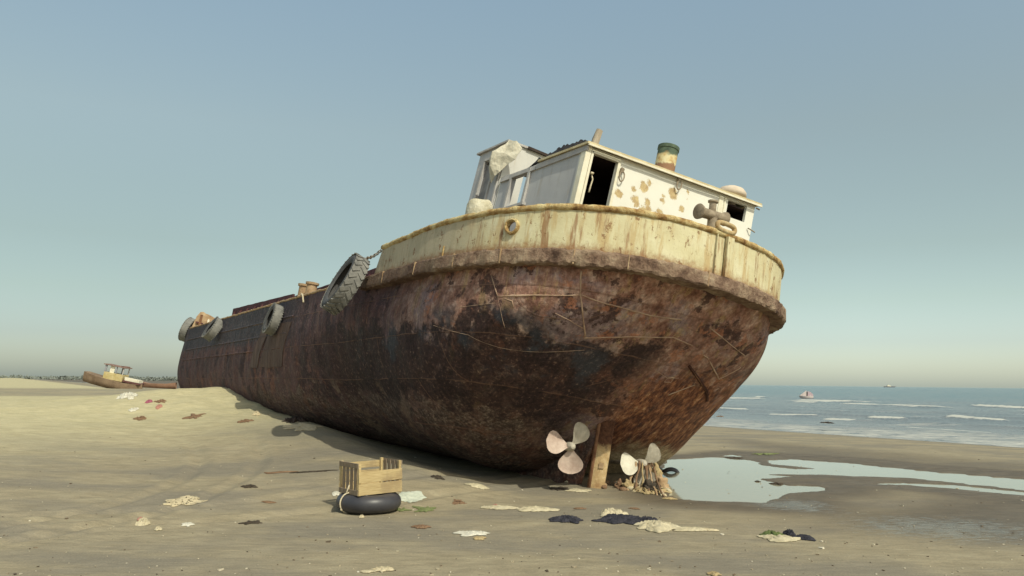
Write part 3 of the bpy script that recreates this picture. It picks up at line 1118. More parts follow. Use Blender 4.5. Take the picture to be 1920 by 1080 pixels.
# stern stiffener and joint straps on the outside
for (yv, wd, th) in ((-.06, .13, .05), (.17, .02, .02)):
    b = MB()
    xx = -.02 - th / 2
    b.box((xx, yv, ZS0 + .30), (th, wd, .58), None, .004)
    b.build('stern_bracket', M_CREAM, bulwark)
for yv in (2.9,):
    b = MB()
    b.box((2.75, 2.955, ZS0 - .05), (.02, .02, .22), None)
    b.build('stern_bracket', M_RAIL, bulwark)

# deck
b = MB()
uu = list(np.linspace(.02, UMAX - .02, 90))
for u in uu:
    hbv = max(float(half_b(np.array(u))) - .02, .02)
    zd = float(z_strake(np.array(u))) - .015
    for q in np.linspace(-1, 1, 9):
        b.v.append((u, q * hbv, zd + .06 * (1 - q * q)))
for i in range(len(uu) - 1):
    for k in range(8):
        b.f.append((i * 9 + k, i * 9 + k + 1, i * 9 + k + 10, i * 9 + k + 9))
b.build('deck', M_DECK, ship, smooth=True)
# rough deck edge forward of the bulwark
b = MB()
L = []
for u in np.arange(UE + .3, 21.7, .11):
    L.append((u, float(half_b(np.array(u))) - .005, float(z_strake(np.array(u))) + rnd.uniform(-.008, .008)))
b.tube(L, .026, 6, .3)
b.build('deck_edge', M_RUSTPALE, ship, smooth=True)


# ------------------------------------------------ deckhouse
def shear(p):
    return Vector((p.x, p.y - .11 * (p.z - 4.3), p.z))


def wall(b, axis, pos, th, a0, a1, w0, w1, holes, top=None, sub=.16):
    """flat wall: axis 'x' = plane x=pos spanning y a0..a1, axis 'y' = plane y=pos spanning x; holes (a0,a1,w0,w1)"""
    cu = sorted({a0, a1, *[h[0] for h in holes], *[h[1] for h in holes]})
    cw = sorted({w0, w1, *[h[2] for h in holes], *[h[3] for h in holes]})

    def dense(c):
        o = []
        for p, q in zip(c[:-1], c[1:]):
            n = max(1, int((q - p) / sub))
            o += [p + (q - p) * i / n for i in range(n)]
        return o + [c[-1]]
    cu, cw = dense(cu), dense(cw)
    nu, nw = len(cu), len(cw)
    solid = [[True] * (nw - 1) for _ in range(nu - 1)]
    for i in range(nu - 1):
        for j in range(nw - 1):
            mu, mw_ = (cu[i] + cu[i + 1]) / 2, (cw[j] + cw[j + 1]) / 2
            if any(h[0] < mu < h[1] and h[2] < mw_ < h[3] for h in holes):
                solid[i][j] = False
    base = len(b.v)
    for lay in (0, 1):
        for i in range(nu):
            for j in range(nw):
                ww = cw[j]
                if top:
                    ww = w0 + (ww - w0) * (top(cu[i]) - w0) / (w1 - w0)
                dn = .006 * mn.noise(Vector((cu[i] * 2.1, ww * 2.1, pos * 3)))
                pp = pos + lay * th + dn
                b.v.append((pp, cu[i], ww) if axis == 'x' else (cu[i], pp, ww))
    K = nu * nw
    q = lambda i, j, l: base + l * K + i * nw + j
    S = lambda i, j: 0 <= i < nu - 1 and 0 <= j < nw - 1 and solid[i][j]
    for i in range(nu - 1):
        for j in range(nw - 1):
            if not S(i, j):
                continue
            b.f.append((q(i, j, 0), q(i + 1, j, 0), q(i + 1, j + 1, 0), q(i, j + 1, 0)))
            b.f.append((q(i, j, 1), q(i + 1, j, 1), q(i + 1, j + 1, 1), q(i, j + 1, 1)))
            if not S(i - 1, j):
                b.f.append((q(i, j, 0), q(i, j + 1, 0), q(i, j + 1, 1), q(i, j, 1)))
            if not S(i + 1, j):
                b.f.append((q(i + 1, j, 0), q(i + 1, j + 1, 0), q(i + 1, j + 1, 1), q(i + 1, j, 1)))
            if not S(i, j - 1):
                b.f.append((q(i, j, 0), q(i + 1, j, 0), q(i + 1, j, 1), q(i, j, 1)))
            if not S(i, j + 1):
                b.f.append((q(i, j + 1, 0), q(i + 1, j + 1, 0), q(i + 1, j + 1, 1), q(i, j + 1, 1)))


XA, XF = 1.04, 3.40           # aft wall, front end of the low house
YP, YSB = 1.85, -1.62         # port and starboard faces
ZB = 3.05
roof_z = lambda y: 4.775 + (YP - y) / (YP - YSB) * .085
b = MB()
DOOR = (1.28, 1.735, ZB + .1, 4.675)
WIN2 = (-1.44, -1.005, 4.44, 4.71)
wall(b, 'x', XA, .05, YSB, YP, ZB, 4.76, [DOOR, WIN2], top=lambda y: roof_z(y) - .02)
PWIN = (2.50, 2.98, 4.16, 4.66)
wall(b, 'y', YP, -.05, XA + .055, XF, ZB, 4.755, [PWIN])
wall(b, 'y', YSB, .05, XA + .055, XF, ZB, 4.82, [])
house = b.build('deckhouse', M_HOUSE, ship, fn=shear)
# roof slab, torn away on the port side forward
rp = [(.965, YP + .06), (.965, YSB - .07), (XF - .01, YSB - .07), (XF - .01, .2), (3.1, .55), (2.95, .9), (2.62, 1.15), (2.52, 1.45), (2.30, 1.62), (2.24, YP + .06)]
b = MB()
n = len(rp)
for dz in (0.0, .036):
    for (x, y) in rp:
        b.v.append((x, y, roof_z(y) + dz - .012))
b.f = [tuple(range(n)), tuple(range(n, 2 * n))] + [(i, (i + 1) % n, n + (i + 1) % n, n + i) for i in range(n)]
b.build('roof', M_ROOF, house, fn=shear)
b = MB()
b.beam((.952, YP + .05, roof_z(YP) - .028), (.952, YSB - .06, roof_z(YSB) - .028), .02, .028)
b.build('fascia', M_TRIM, house, fn=shear)
# port eaves board running forward past the torn roof
b = MB()
b.beam((1.0, YP + .016, 4.71), (2.3, YP + .016, 4.705), .03, .09, jit=.003)
b.beam((2.32, YP + .016, 4.70), (3.36, YP + .016, 4.70), .034, .085, jit=.006)
b.build('eaves_board', M_GREYTRIM, house, fn=shear)
# ragged felt curling over the port edge of the roof
def felt(x0, x1, hmax, n):
    b = MB()
    for i in range(n + 1):
        f = i / n
        x = x0 + (x1 - x0) * f
        h = hmax * (math.sin(PI * min(1, f * 1.05 + .03)) ** .5) * (.65 + .9 * abs(mn.noise(Vector((x * 9, 0, 0))))) + .008
        w_ = .10 + .10 * abs(mn.noise(Vector((x * 6, 5, 0))))
        zb = roof_z(YP) + .035
        b.v += [(x, YP + .03 + .03 * mn.noise(Vector((x * 8, 9, 0))), zb), (x + rnd.uniform(-.015, .015), YP - .01, zb + h), (x + rnd.uniform(-.015, .015), YP - w_, zb + h * .8), (x, YP - w_ - .15, zb)]
    for i in range(n):
        for k in range(3):
            b.f.append((i * 4 + k, i * 4 + k + 1, i * 4 + 5 + k, i * 4 + 4 + k))
        b.f.append((i * 4, i * 4 + 4, i * 4 + 7, i * 4 + 3))
    return b


felt(1.08, 2.28, .13, 60).build('roof_felt', M_FELT, house, fn=shear)
b = felt(2.28, 2.62, .09, 18)
b.build('roof_felt', M_FELT, house, fn=lambda p: shear(p) - Vector((0, .02, (p.x - 2.28) * .15)))
# corner post, door frame, pilaster, window frame
b = MB()
b.box((XA - .012, YP - .02, 3.9), (.03, .085, 1.70))
b.box((XA + .03, YP + .012, 3.9), (.11, .028, 1.70))
b.build('corner_post', M_TRIM, house, fn=shear)
b = MB()
y0, y1 = DOOR[0], DOOR[1]
b.box((XA - .012, y1 + .022, 3.87), (.03, .04, 1.66))
b.box((XA - .012, y0 - .020, 3.87), (.03, .045, 1.66))
b.beam((XA - .012, y1 + .045, 4.70), (XA - .012, y0 - .043, 4.70), .03, .05)
b.build('door_frame', M_TRIM, house, fn=shear)
b = MB()
b.box((XA - .010, -.84, 3.92), (.024, .09, 1.72))
b.box((XA - .010, -.93, 3.92), (.018, .03, 1.72))
b.build('pilaster', M_TRIM, house, fn=shear)
b = MB()
x0, x1, z0, z1 = PWIN
b.beam((x0 - .03, YP + .02, z0 - .03), (x0 - .03, YP + .02, z1 + .065), .04, .06, up=(1, 0, 0))
b.beam((x1 + .03, YP + .02, z0 - .03), (x1 + .03, YP + .02, z1 + .065), .04, .06, up=(1, 0, 0))
b.beam((x0 - .001, YP + .02, z1 + .033), (x1 + .001, YP + .02, z1 + .033), .04, .06)
b.beam((x0 - .12, YP + .03, z0 - .055), (x1 + .12, YP + .03, z0 - .055), .07, .045)
b.build('window_frame', M_GREYTRIM, house, fn=shear)
# fittings on the aft wall
for (yy, zz_) in ((1.19, 4.53), (.10, 4.73)):
    b = MB()
    b.box((XA - .02, yy, zz_ + .05), (.05, .05, .06), None, .008)
    ring = [(XA - .05, yy + .045 * math.cos(a), zz_ - .055 + .075 * math.sin(a)) for a in np.linspace(0, 2 * PI, 18)[:-1]]
    b.tube(ring, .011, 6, closed=True)
    b.build('ring_hook', M_IRON, house, fn=shear, smooth=True, angle=40)
b = MB()
b.tube([(XA - .03, 1.70, 4.36), (XA - .05, 1.675, 4.28), (XA - .04, 1.68, 4.16), (XA - .05, 1.69, 4.08)], .012, 6, .2)
b.tube([(XA - .03, 1.72, 4.37), (XA - .06, 1.69, 4.36)], .02, 6)
b.build('door_handle', M_ROPE, house, fn=shear, smooth=True)
b = MB()
b.tube([(XA - .02, YSB + .1, 4.42), (XA - .06, YSB + .05, 4.39), (XA - .07, YSB - .02, 4.37)], .01, 6)
b.build('wall_hook', M_IRON, house, fn=shear, smooth=True)
b = MB()
b.tube([(XA - .02, YSB - .01, 4.80), (XA - .03, YSB - .08, 4.79)], .012, 6)
b.build('wall_hook', M_IRON, house, fn=shear, smooth=True)
# lining with indoor shade painted in, so door and window open on a dim cabin
M_CABIN = simple_mat('shaded cabin lining', (.030, .018, .020), (.060, .038, .036), 5, .95)
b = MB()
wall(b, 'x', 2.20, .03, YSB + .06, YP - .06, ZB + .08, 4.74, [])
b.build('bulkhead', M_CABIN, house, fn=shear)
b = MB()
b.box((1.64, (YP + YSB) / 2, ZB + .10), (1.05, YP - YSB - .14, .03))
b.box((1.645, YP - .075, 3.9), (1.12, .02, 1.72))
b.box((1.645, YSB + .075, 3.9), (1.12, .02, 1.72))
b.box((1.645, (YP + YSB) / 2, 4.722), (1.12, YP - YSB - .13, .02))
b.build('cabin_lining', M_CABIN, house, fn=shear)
# timber stump on the roof corner
b = MB()
b.tube([(1.1, 1.66, 4.78), (1.1, 1.63, 4.93), (1.09, 1.60, 5.07)], [.058, .055, .050], 8, .08)
b.build('roof_stump', simple_mat('bleached timber', (.28, .23, .17), (.50, .43, .33), 12, .9, .5, .01, (1, 1, .15)), ship, smooth=True, angle=50)
# funnel
b = MB()
fm = Matrix.Translation((1.62, -.13, 4.86)) @ Matrix.Rotation(R(6), 4, 'X')
b.lathe([(.176, -.06), (.174, .22), (.166, .23), (.164, .60), (.176, .605), (.176, .66), (.156, .664), (.152, .62), (.150, .1)], fm, 40)
b.build('funnel', M_FUNNEL, ship, smooth=True, angle=30)
# low domed vent on the starboard side of the roof
b = MB()
b.lathe([(.0, .17), (.10, .16), (.19, .12), (.235, .06), (.24, .0), (.20, -.02), (.08, -.03), (.08, -.16)], Matrix.Translation((1.22, -1.30, 4.93)), 28)
b.build('roof_vent', simple_mat('pinkish primer', (.52, .42, .32), (.68, .58, .46), 5), ship, smooth=True)
# ------------------------------------------------ wheelhouse
WX0, WX1, WT = 3.45, 4.42, 5.42
b = MB()
wall(b, 'x', WX0, .05, YSB, YP, ZB, WT, [(.55, 1.42, 3.95, 5.0)])
wall(b, 'y', YP, -.05, WX0 + .055, WX1 - .055, ZB, WT, [(3.78, 4.14, ZB + .1, 5.21)])
wall(b, 'y', YSB, .05, WX0 + .055, WX1 - .055, ZB, WT, [(3.7, 4.2, 4.5, 5.2)])
wall(b, 'x', WX1, -.05, YSB, YP, ZB, WT, [(-1.2, -.35, 4.55, 5.28), (-.2, .65, 4.55, 5.28), (.75, 1.60, 4.45, 5.30)])
wheel = b.build('wheelhouse', M_HOUSE, ship, fn=shear)
b = MB()
rp = [(WX0 - .04, YP + .05), (WX0 - .04, 1.45), (WX0 - .0, YSB - .05), (WX1 + .07, YSB - .05), (WX1 + .07, YP + .05)]
n = len(rp)
for dz in (0.0, .035):
    for (x, y) in rp:
        b.v.append((x, y, WT + dz + .002))
b.f = [tuple(range(n)), tuple(range(n, 2 * n))] + [(i, (i + 1) % n, n + (i + 1) % n, n + i) for i in range(n)]
b.build('roof', M_GREYTRIM, wheel, fn=shear)
b = MB()
b.beam((WX0 - .03, 1.50, WT + .02), (WX0 - .03, -.3, WT - .03), .04, .05, jit=.008)
b.build('roof_edge', M_DARKWOOD, wheel, fn=shear)
b = MB()
for xx in (3.765, 4.155):
    b.beam((xx, YP + .014, ZB + .1), (xx, YP + .014, 5.24), .03, .045, up=(1, 0, 0))
b.beam((3.74, YP + .014, 5.245), (4.18, YP + .014, 5.245), .03, .05)
b.build('door_frame', M_GREYTRIM, wheel, fn=shear)
b = MB()
b.box((3.96, YP - .045, 4.15), (.34, .03, 2.0))
wd = b.build('door', simple_mat('grey door leaf', (.17, .16, .16), (.30, .29, .28), 5), wheel, fn=shear)
b = MB()
b.beam((3.5, YP + .016, ZB + .1), (3.5, YP + .016, 5.38), .03, .05, up=(1, 0, 0))
b.build('corner_post', M_GREYTRIM, wheel, fn=shear)
# torn sheet metal drooping over the wheelhouse corner, creased into facets
tv = [(3.36, 5.41, .03), (3.52, 5.27, .10), (3.68, 5.09, .16), (3.61, 4.86, .13), (3.54, 4.66, .07), (3.42, 4.76, .10), (3.35, 4.83, .06), (3.27, 4.95, .02), (3.14, 5.05, -.04), (3.10, 5.26, -.10), (3.20, 5.39, -.02),
      (3.44, 5.16, .26), (3.30, 5.15, .10), (3.48, 4.93, .20)]
tf = [(0, 1, 11), (1, 2, 11), (2, 13, 11), (2, 3, 13), (3, 4, 13), (4, 5, 13), (5, 6, 13), (6, 12, 13), (13, 12, 11), (6, 7, 12), (7, 8, 12), (8, 9, 12), (9, 10, 12), (10, 0, 12), (0, 11, 12)]
b = MB()
b.add([(x, YP + o_ + .02, zq) for x, zq, o_ in tv], tf)
o = b.build('torn_sheet', simple_mat('dirty white sheet metal', (.42, .38, .28), (.68, .64, .52), 4, .7, .6, .02), ship, fn=lambda p: shear(p))
mod = o.modifiers.new('cut', 'SUBSURF')
mod.subdivision_type = 'SIMPLE'
mod.levels = mod.render_levels = 3
tx_ = bpy.data.textures.new('crumple', 'CLOUDS')
tx_.noise_scale = .16
mod = o.modifiers.new('crumple', 'DISPLACE')
mod.texture = tx_
mod.strength = .05
mod = o.modifiers.new('thick', 'SOLIDIFY')
mod.thickness = .008
# white vent cowl on deck by the bulwark
b = MB()
b.lathe([(.0, .29), (.10, .285), (.17, .26), (.205, .20), (.215, .10), (.21, -.10), (.22, -.25), (.225, -.5), (.225, -1.0)], Matrix.Translation((3.0, 2.32, 3.86)) @ Matrix.Rotation(R(6), 4, 'Y'), 26)
b.build('vent_cowl', simple_mat('chipped white enamel', (.42, .37, .24), (.70, .66, .52), 6, .8, .8, .03), ship, smooth=True, fn=lambda p: p + Vector((0, 0, .035 * mn.noise(p * 6))))
# mooring bitt and fairlead on the stern rail
b = MB()
ML = lambda p, d: Matrix.Translation(p) @ Vector(d).normalized().to_track_quat('Z', 'Y').to_matrix().to_4x4()
b.lathe([(.0, -.30), (.095, -.30), (.115, -.285), (.105, -.255), (.075, -.20), (.072, .16), (.10, .22), (.105, .25), (.0, .25)], ML((.30, -.02, 4.10), (0, -1, .05)), 26)
b.lathe([(.055, .0), (.052, .13), (.075, .14), (.075, .165), (.0, .165)], ML((.30, .0, 4.15), (0, 0, 1)), 20)
b.lathe([(.07, -.9), (.07, .0)], ML((.30, -.02, 4.10), (0, 0, 1)), 16)
b.build('mooring_bitt', M_IRON, ship, smooth=True, angle=40)
b = MB()
ring = [(-.02, .02 + .17 * math.copysign(abs(math.cos(a)) ** .6, math.cos(a)), ZS0 + HB0 + .10 + .055 * math.copysign(abs(math.sin(a)) ** .7, math.sin(a))) for a in np.linspace(0, 2 * PI, 33)[:-1]]
b.tube(ring, .036, 10, .04, closed=True)
b.build('fairlead', M_CREAM, ship, smooth=True)
# bollards near the port deck edge
for (u, dy) in ((10.15, 0), (10.62, .03)):
    b = MB()
    b.lathe([(.12, -.05), (.12, .44), (.15, .45), (.155, .50), (.0, .51)], Matrix.Translation((u, 2.55 + dy, float(z_strake(np.array(u))) - .02)), 22)
    b.build('bollard', M_RUSTPALE, ship, smooth=True, angle=40)
b = MB()
b.box((10.4, 2.55, float(z_strake(np.array(10.4))) + .03), (.95, .4, .05))
b.build('bollard_base', M_RUST, ship)


# hatch coaming with brackets
def coaming(x0, x1, h0, h1, y, name):
    b = MB()
    z0, z1 = float(z_strake(np.array(x0))), float(z_strake(np.array(x1)))
    n = 24
    for k in range(n + 1):
        f = k / n
        x = x0 + (x1 - x0) * f
        zb = z0 + (z1 - z0) * f
        h = h0 + (h1 - h0) * f + .012 * mn.noise(Vector((x * 2, 0, 0)))
        b.v += [(x, y, zb - .05), (x, y, zb + h), (x, y - .05, zb + h), (x, y - .05, zb - .05)]
    for k in range(n):
        for q in range(4):
            b.f.append((k * 4 + q, k * 4 + (q + 1) % 4, k * 4 + 4 + (q + 1) % 4, k * 4 + 4 + q))
    b.f += [(0, 1, 2, 3), (n * 4, n * 4 + 1, n * 4 + 2, n * 4 + 3)]
    o = b.build(name, M_MAROON, ship)
    x = x0 + .35
    while x < x1:
        f = (x - x0) / (x1 - x0)
        zb = z0 + (z1 - z0) * f
        h = h0 + (h1 - h0) * f
        c = MB()
        M = Matrix.Translation((x, y, zb)) @ Matrix.Rotation(PI / 2, 4, 'X')
        c.add([(x - .012, y, zb - .04), (x - .012, y + .22, zb - .04), (x - .012, y + .03, zb + h * .82), (x - .012, y, zb + h * .82),
               (x + .012, y, zb - .04), (x + .012, y + .22, zb - .04), (x + .012, y + .03, zb + h * .82), (x + .012, y, zb + h * .82)],
              [(0, 1, 2, 3), (4, 7, 6, 5), (0, 4, 5, 1), (1, 5, 6, 2), (2, 6, 7, 3), (3, 7, 4, 0)])
        c.build('coaming_bracket', M_MAROON, o)
        x += .82
    return o


coaming(12.6, 19.1, .52, .64, 2.25, 'hatch_coaming')
coaming(6.2, 12.5, .58, .44, 2.25, 'hatch_coaming')
b = MB()
b.box((19.08, 0, float(z_strake(np.array(19.1))) + .22), (.05, 4.48, .54))
b.build('hatch_end', M_MAROON, ship)
b = MB()
b.box((6.2, 0, float(z_strake(np.array(6.2))) + .20), (.05, 4.48, .5))
b.build('hatch_end', M_MAROON, ship)
b = MB()
b.beam((6.3, -2.25, float(z_strake(np.array(6.2))) + .2), (19.0, -2.25, float(z_strake(np.array(19.))) + .2), .05, .5)
b.build('hatch_coaming', M_MAROON, ship)
# torn breakwater plate across the bow, and a low bulwark round it
BX = 22.25
bow_out = [(2.86, 2.58), (2.80, 2.95), (2.70, 3.28), (2.60, 3.36), (2.50, 3.29), (2.30, 3.25), (2.12, 3.20), (1.98, 3.13), (1.5, 3.0), (.9, 2.93), (.2, 2.88), (-.8, 2.80), (-1.9, 2.76), (-2.75, 2.72), (-2.8, 2.56)]
b = MB()
yy_ = np.linspace(2.84, -2.78, 60)
tops = np.interp(-yy_, [-q[0] for q in bow_out[:-1]], [q[1] for q in bow_out[:-1]])
for lay in (0, .03):
    for y, tp0 in zip(yy_, tops):
        for k in range(9):
            f = k / 8
            z0 = 2.55 + (tp0 + .02 * mn.noise(Vector((y * 7, 0, 0))) - 2.55) * f
            b.v.append((BX + lay + .05 * mn.noise(Vector((y * 2.2, z0 * 2.2, 4))), y, z0))
K = len(yy_) * 9
for lay in (0, 1):
    for i in range(len(yy_) - 1):
        for k in range(8):
            a = lay * K + i * 9 + k
            b.f.append((a, a + 1, a + 10, a + 9))
for i in range(len(yy_) - 1):
    for k in (0, 8):
        a = i * 9 + k
        b.f.append((a, a + 9, K + a + 9, K + a))
bowb = b.build('breakwater', M_RUSTPALE, ship, smooth=True, angle=40)
for y in (2.62, 2.36, 2.12, 1.86, 1.5, 1.1, .7, .2):
    tp0 = float(np.interp(-y, [-q[0] for q in bow_out[:-1]], [q[1] for q in bow_out[:-1]]))
    c = MB()
    c.beam((BX - .05, y, 2.56), (BX - .04, y + rnd.uniform(-.05, .05), tp0 - rnd.uniform(.02, .2)), .07, .07, up=(1, 0, 0), jit=.015)
    c.build('breakwater_stay', M_TRIM if rnd.random() < .3 else M_RUST, bowb)
b = MB()
b.beam((BX - .05, 2.75, 2.92), (BX - .05, 1.2, 2.80), .05, .04, jit=.01)
b.build('breakwater_rail', M_MAROON, bowb)

# rudder, swung hard over
b = MB()
RM = Matrix.Translation((2.15, -.02, .42)) @ Matrix.Rotation(R(3), 4, 'X') @ Matrix.Rotation(R(50), 4, 'Z')
n = 12
prof = [(-.16, .0), (-.15, .035), (-.05, .045), (.10, .03), (.145, .012), (.145, -.012), (.10, -.03), (-.05, -.045), (-.15, -.035)]
zl = np.linspace(-.62, .62, 16)
for zq in zl:
    for (x, y) in prof:
        b.v.append(tuple(RM @ Vector((.74 * x * (1 + .05 * mn.noise(Vector((zq * 4, 0, 3)))), y, zq))))
m_ = len(prof)
for i in range(len(zl) - 1):
    for k in range(m_):
        b.f.append((i * m_ + k, i * m_ + (k + 1) % m_, (i + 1) * m_ + (k + 1) % m_, (i + 1) * m_ + k))
b.f += [tuple(range(m_)), tuple((len(zl) - 1) * m_ + k for k in range(m_))]


def rudder_material():
    m = NT('rusted rudder', .9, .2)
    x, y, z = m.sep()
    n1 = m.noise(5, 9, .7)
    n2 = m.noise(22, 6, .7)
    c = m.ramp(n1, [(.3, (.30, .17, .08)), (.5, (.52, .37, .19)), (.72, (.66, .53, .33))])
    up = m.step(m.math('ADD', z, m.math('MULTIPLY', m.math('SUBTRACT', n1, .5), .5)), .58, .68)
    c = m.mix(up, c, m.ramp(n2, [(.3, (.05, .022, .014)), (.7, (.15, .07, .04))]))
    return m.done(c, m.bump(m.math('ADD', n1, n2), .8, .015))


rud = b.build('rudder', rudder_material(), ship, smooth=True, angle=35)
b = MB()
b.tube([RM @ Vector((.118, 0, -.62)), RM @ Vector((.118, 0, .62))], .032, 8, .1)
b.build('rudder_stock', M_RUST, rud, smooth=True)
b = MB()
b.box(RM @ Vector((-.02, .05, -.08)), (.07, .03, .09), RM.to_3x3(), .006)
b.build('zinc_block', M_RUSTPALE, rud)
# sole piece / skeg: the dark fin the rudder hangs from
b = MB()
sk = [(2.3, 1.05), (2.6, 0.0), (2.75, -.25), (4.6, -.25), (4.6, .25), (3.4, .55), (2.7, .9)]
b.prism(sk, Matrix(((1, 0, 0, 0), (0, 0, 1, 0), (0, 1, 0, 0), (0, 0, 0, 1))), .09)
b.build('skeg', M_HULL, ship)


def propeller(hub, angles, mats, R_=.40, dirn=(-1, 0, 0), skew=.0):
    hubM = ML(hub, dirn)
    b = MB()
    b.lathe([(.0, .12), (.035, .11), (.062, .06), (.072, -.02), (.068, -.12), (.035, -.14), (.033, -1.6)], hubM, 18)
    p = b.build('propeller', M_PROPGREY, ship, smooth=True, angle=40)
    for a, mt_ in zip(angles, mats):
        c = MB()
        ns, nc = 14, 8
        for lay in (0, 1):
            for i in range(ns + 1):
                f = i / ns
                r = .05 + (R_ - .05) * f
                wv = .155 * (math.sin(PI * min(1, f * .90 + .10)) ** .55 if f < 1 else 0.0)
                wv = .188 * max(0.015, (1 - (max(0, f - .60) / .405) ** 2.2)) ** .5 if f > .60 else .045 + (.188 - .045) * math.sin(f / .60 * PI / 2) ** 1.3
                tw = R(46) - R(34) * f
                for j in range(nc + 1):
                    q = (j / nc - .5) * 2
                    loc = Vector((r, wv * q * math.cos(tw), wv * q * math.sin(tw) + .02 * q * q + (.012 if lay else 0) * (1 - .7 * q * q)))
                    c.v.append(tuple(hubM @ (Matrix.Rotation(a, 4, 'Z') @ loc)))
        Kk = (ns + 1) * (nc + 1)
        for lay in (0, 1):
            for i in range(ns):
                for j in range(nc):
                    A = lay * Kk + i * (nc + 1) + j
                    c.f.append((A, A + 1, A + nc + 2, A + nc + 1))
        bd = [i * (nc + 1) for i in range(ns + 1)] + [ns * (nc + 1) + j for j in range(1, nc + 1)] + [i * (nc + 1) + nc for i in range(ns - 1, -1, -1)]
        for i in range(len(bd) - 1):
            c.f.append((bd[i], bd[i + 1], Kk + bd[i + 1], Kk + bd[i]))
        c.build('blade', mt_, p, smooth=True, angle=50)
    return p


# blade angles are given in the hub's own frame, chosen to match the photo
def hub_angle(hub, dirn, target_local):
    """angle about the shaft that points a blade toward ship-space direction target_local"""
    M = ML(hub, dirn).to_3x3()
    v = M.inverted() @ Vector(target_local)
    return math.atan2(v.y, v.x)


DIR = (-1, .25, .05)
HP, HS = (2.02, .70, .56), (1.95, -.68, .46)
propeller(HP, [hub_angle(HP, DIR, d) for d in ((0, 1, .12), (0, -.50, .80), (0, -.10, -1.0))], [M_PROP, M_PROPGREY, M_PROP], .40, DIR)
propeller(HS, [hub_angle(HS, DIR, d) for d in ((0, 1, -.12), (0, -.62, .62), (0, -.3, -1.0))], [simple_mat('chalky bronze', (.48, .44, .34), (.72, .68, .56), 6, .85, .8, .012), M_PROPGREY, M_PROPGREY], .38, DIR)


# ------------------------------------------------------------------ tyres, chain, rope hung along the port side
def ship_mat(p, axis_tilt=0.0, yaw=0.0):
    """local Z = outboard axis"""
    m = Matrix.Translation(p) @ Matrix.Rotation(yaw, 4, 'Z') @ Matrix.Rotation(-PI / 2, 4, 'X') @ Matrix.Rotation(axis_tilt, 4, 'X')
    return SHIP @ m


def tyre(M, R_, wdt, inner, label, lug=True, lugs=22):
    t = empty('tyre', M)
    tag(t, label, 'tyre', 'old tyres hung as fenders along the port side')
    h = wdt / 2
    b = MB()
    k = R_ * .035
    b.lathe([(inner, -h * .72), (inner + .02, -h * .86), ((inner + R_) / 2, -h), (R_ - .05, -h * .95), (R_ - .012, -h * .72), (R_, -h * .3), (R_, h * .3), (R_ - .012, h * .72), (R_ - .05, h * .95), ((inner + R_) / 2, h), (inner + .02, h * .86), (inner, h * .72),
             (inner + .015, h * .66), ((inner + R_) / 2, h * .86), (R_ - .06, h * .78), (R_ - .06, -h * .78), ((inner + R_) / 2, -h * .86), (inner + .015, -h * .66)], None, 56, True)
    o = b.build('carcass', M_RUBBER, t, smooth=True, angle=50)
    b = MB()
    if lug:
        for i in range(lugs):
            for sgn in (-1, 1):
                a = 2 * PI * (i + (.5 if sgn > 0 else 0)) / lugs
                rot = Matrix.Rotation(a, 3, 'Z')
                c = rot @ Vector((R_ + k * .35, 0, 0)) + Vector((0, 0, sgn * h * .47))
                mt = rot @ Matrix.Rotation(sgn * R(38), 3, 'X')
                b.box(c, (k, PI * R_ / lugs * 1.0, h * 1.0), mt, R_ * .006)
    else:
        for i in range(lugs * 2):
            a = 2 * PI * i / (lugs * 2)
            rot = Matrix.Rotation(a, 3, 'Z')
            for sgn in (-1, 1):
                b.box(rot @ Vector((R_ - .01, 0, 0)) + Vector((0, 0, sgn * h * .86)), (.05, PI * R_ / lugs * .5, h * .2), rot, .003)
    b.lathe([(R_ - .004, -h * .95), (R_ + .003, -h * .3), (R_ + .003, h * .3), (R_ - .004, h * .95)], None, 56)
    b.build('tread', M_TREAD, t)
    return t


tyre(ship_mat((5.78, 3.30, 2.80), R(20), R(-5)), .56, .29, .38, 'big lugged tractor tyre hanging by a chain where the cream bulwark ends', True, 26)
tyre(ship_mat((10.75, 3.12, 2.42), R(9), R(-2)), .36, .22, .22, 'narrow worn car tyre hung against the hull below the two rusty bollards', False, 18)
tyre(ship_mat((16.9, 3.16, 2.40), R(24), R(1)), .36, .26, .22, 'smooth grey tyre hanging askew on the hull side close to the bow', False, 18)
tyre(ship_mat((22.6, 2.86, 2.62), R(14), R(-30)), .44, .26, .27, 'dark tyre hung round the far bow corner seen edge on', False, 18)


def links(pts, rad=.028, th=.008):
    b = MB()
    for i, (a, c) in enumerate(zip(pts[:-1], pts[1:])):
        a, c = Vector(a), Vector(c)
        d = (c - a)
        L = d.length
        M = Matrix.Translation((a + c) / 2) @ d.to_track_quat('X', 'Z').to_matrix().to_4x4() @ Matrix.Rotation(PI / 2 * (i % 2), 4, 'X')
        ring = [M @ Vector(((L * .72) * math.cos(q), rad * math.sin(q), 0)) for q in np.linspace(0, 2 * PI, 13)[:-1]]
        b.tube(ring, th, 6, closed=True)
    return b


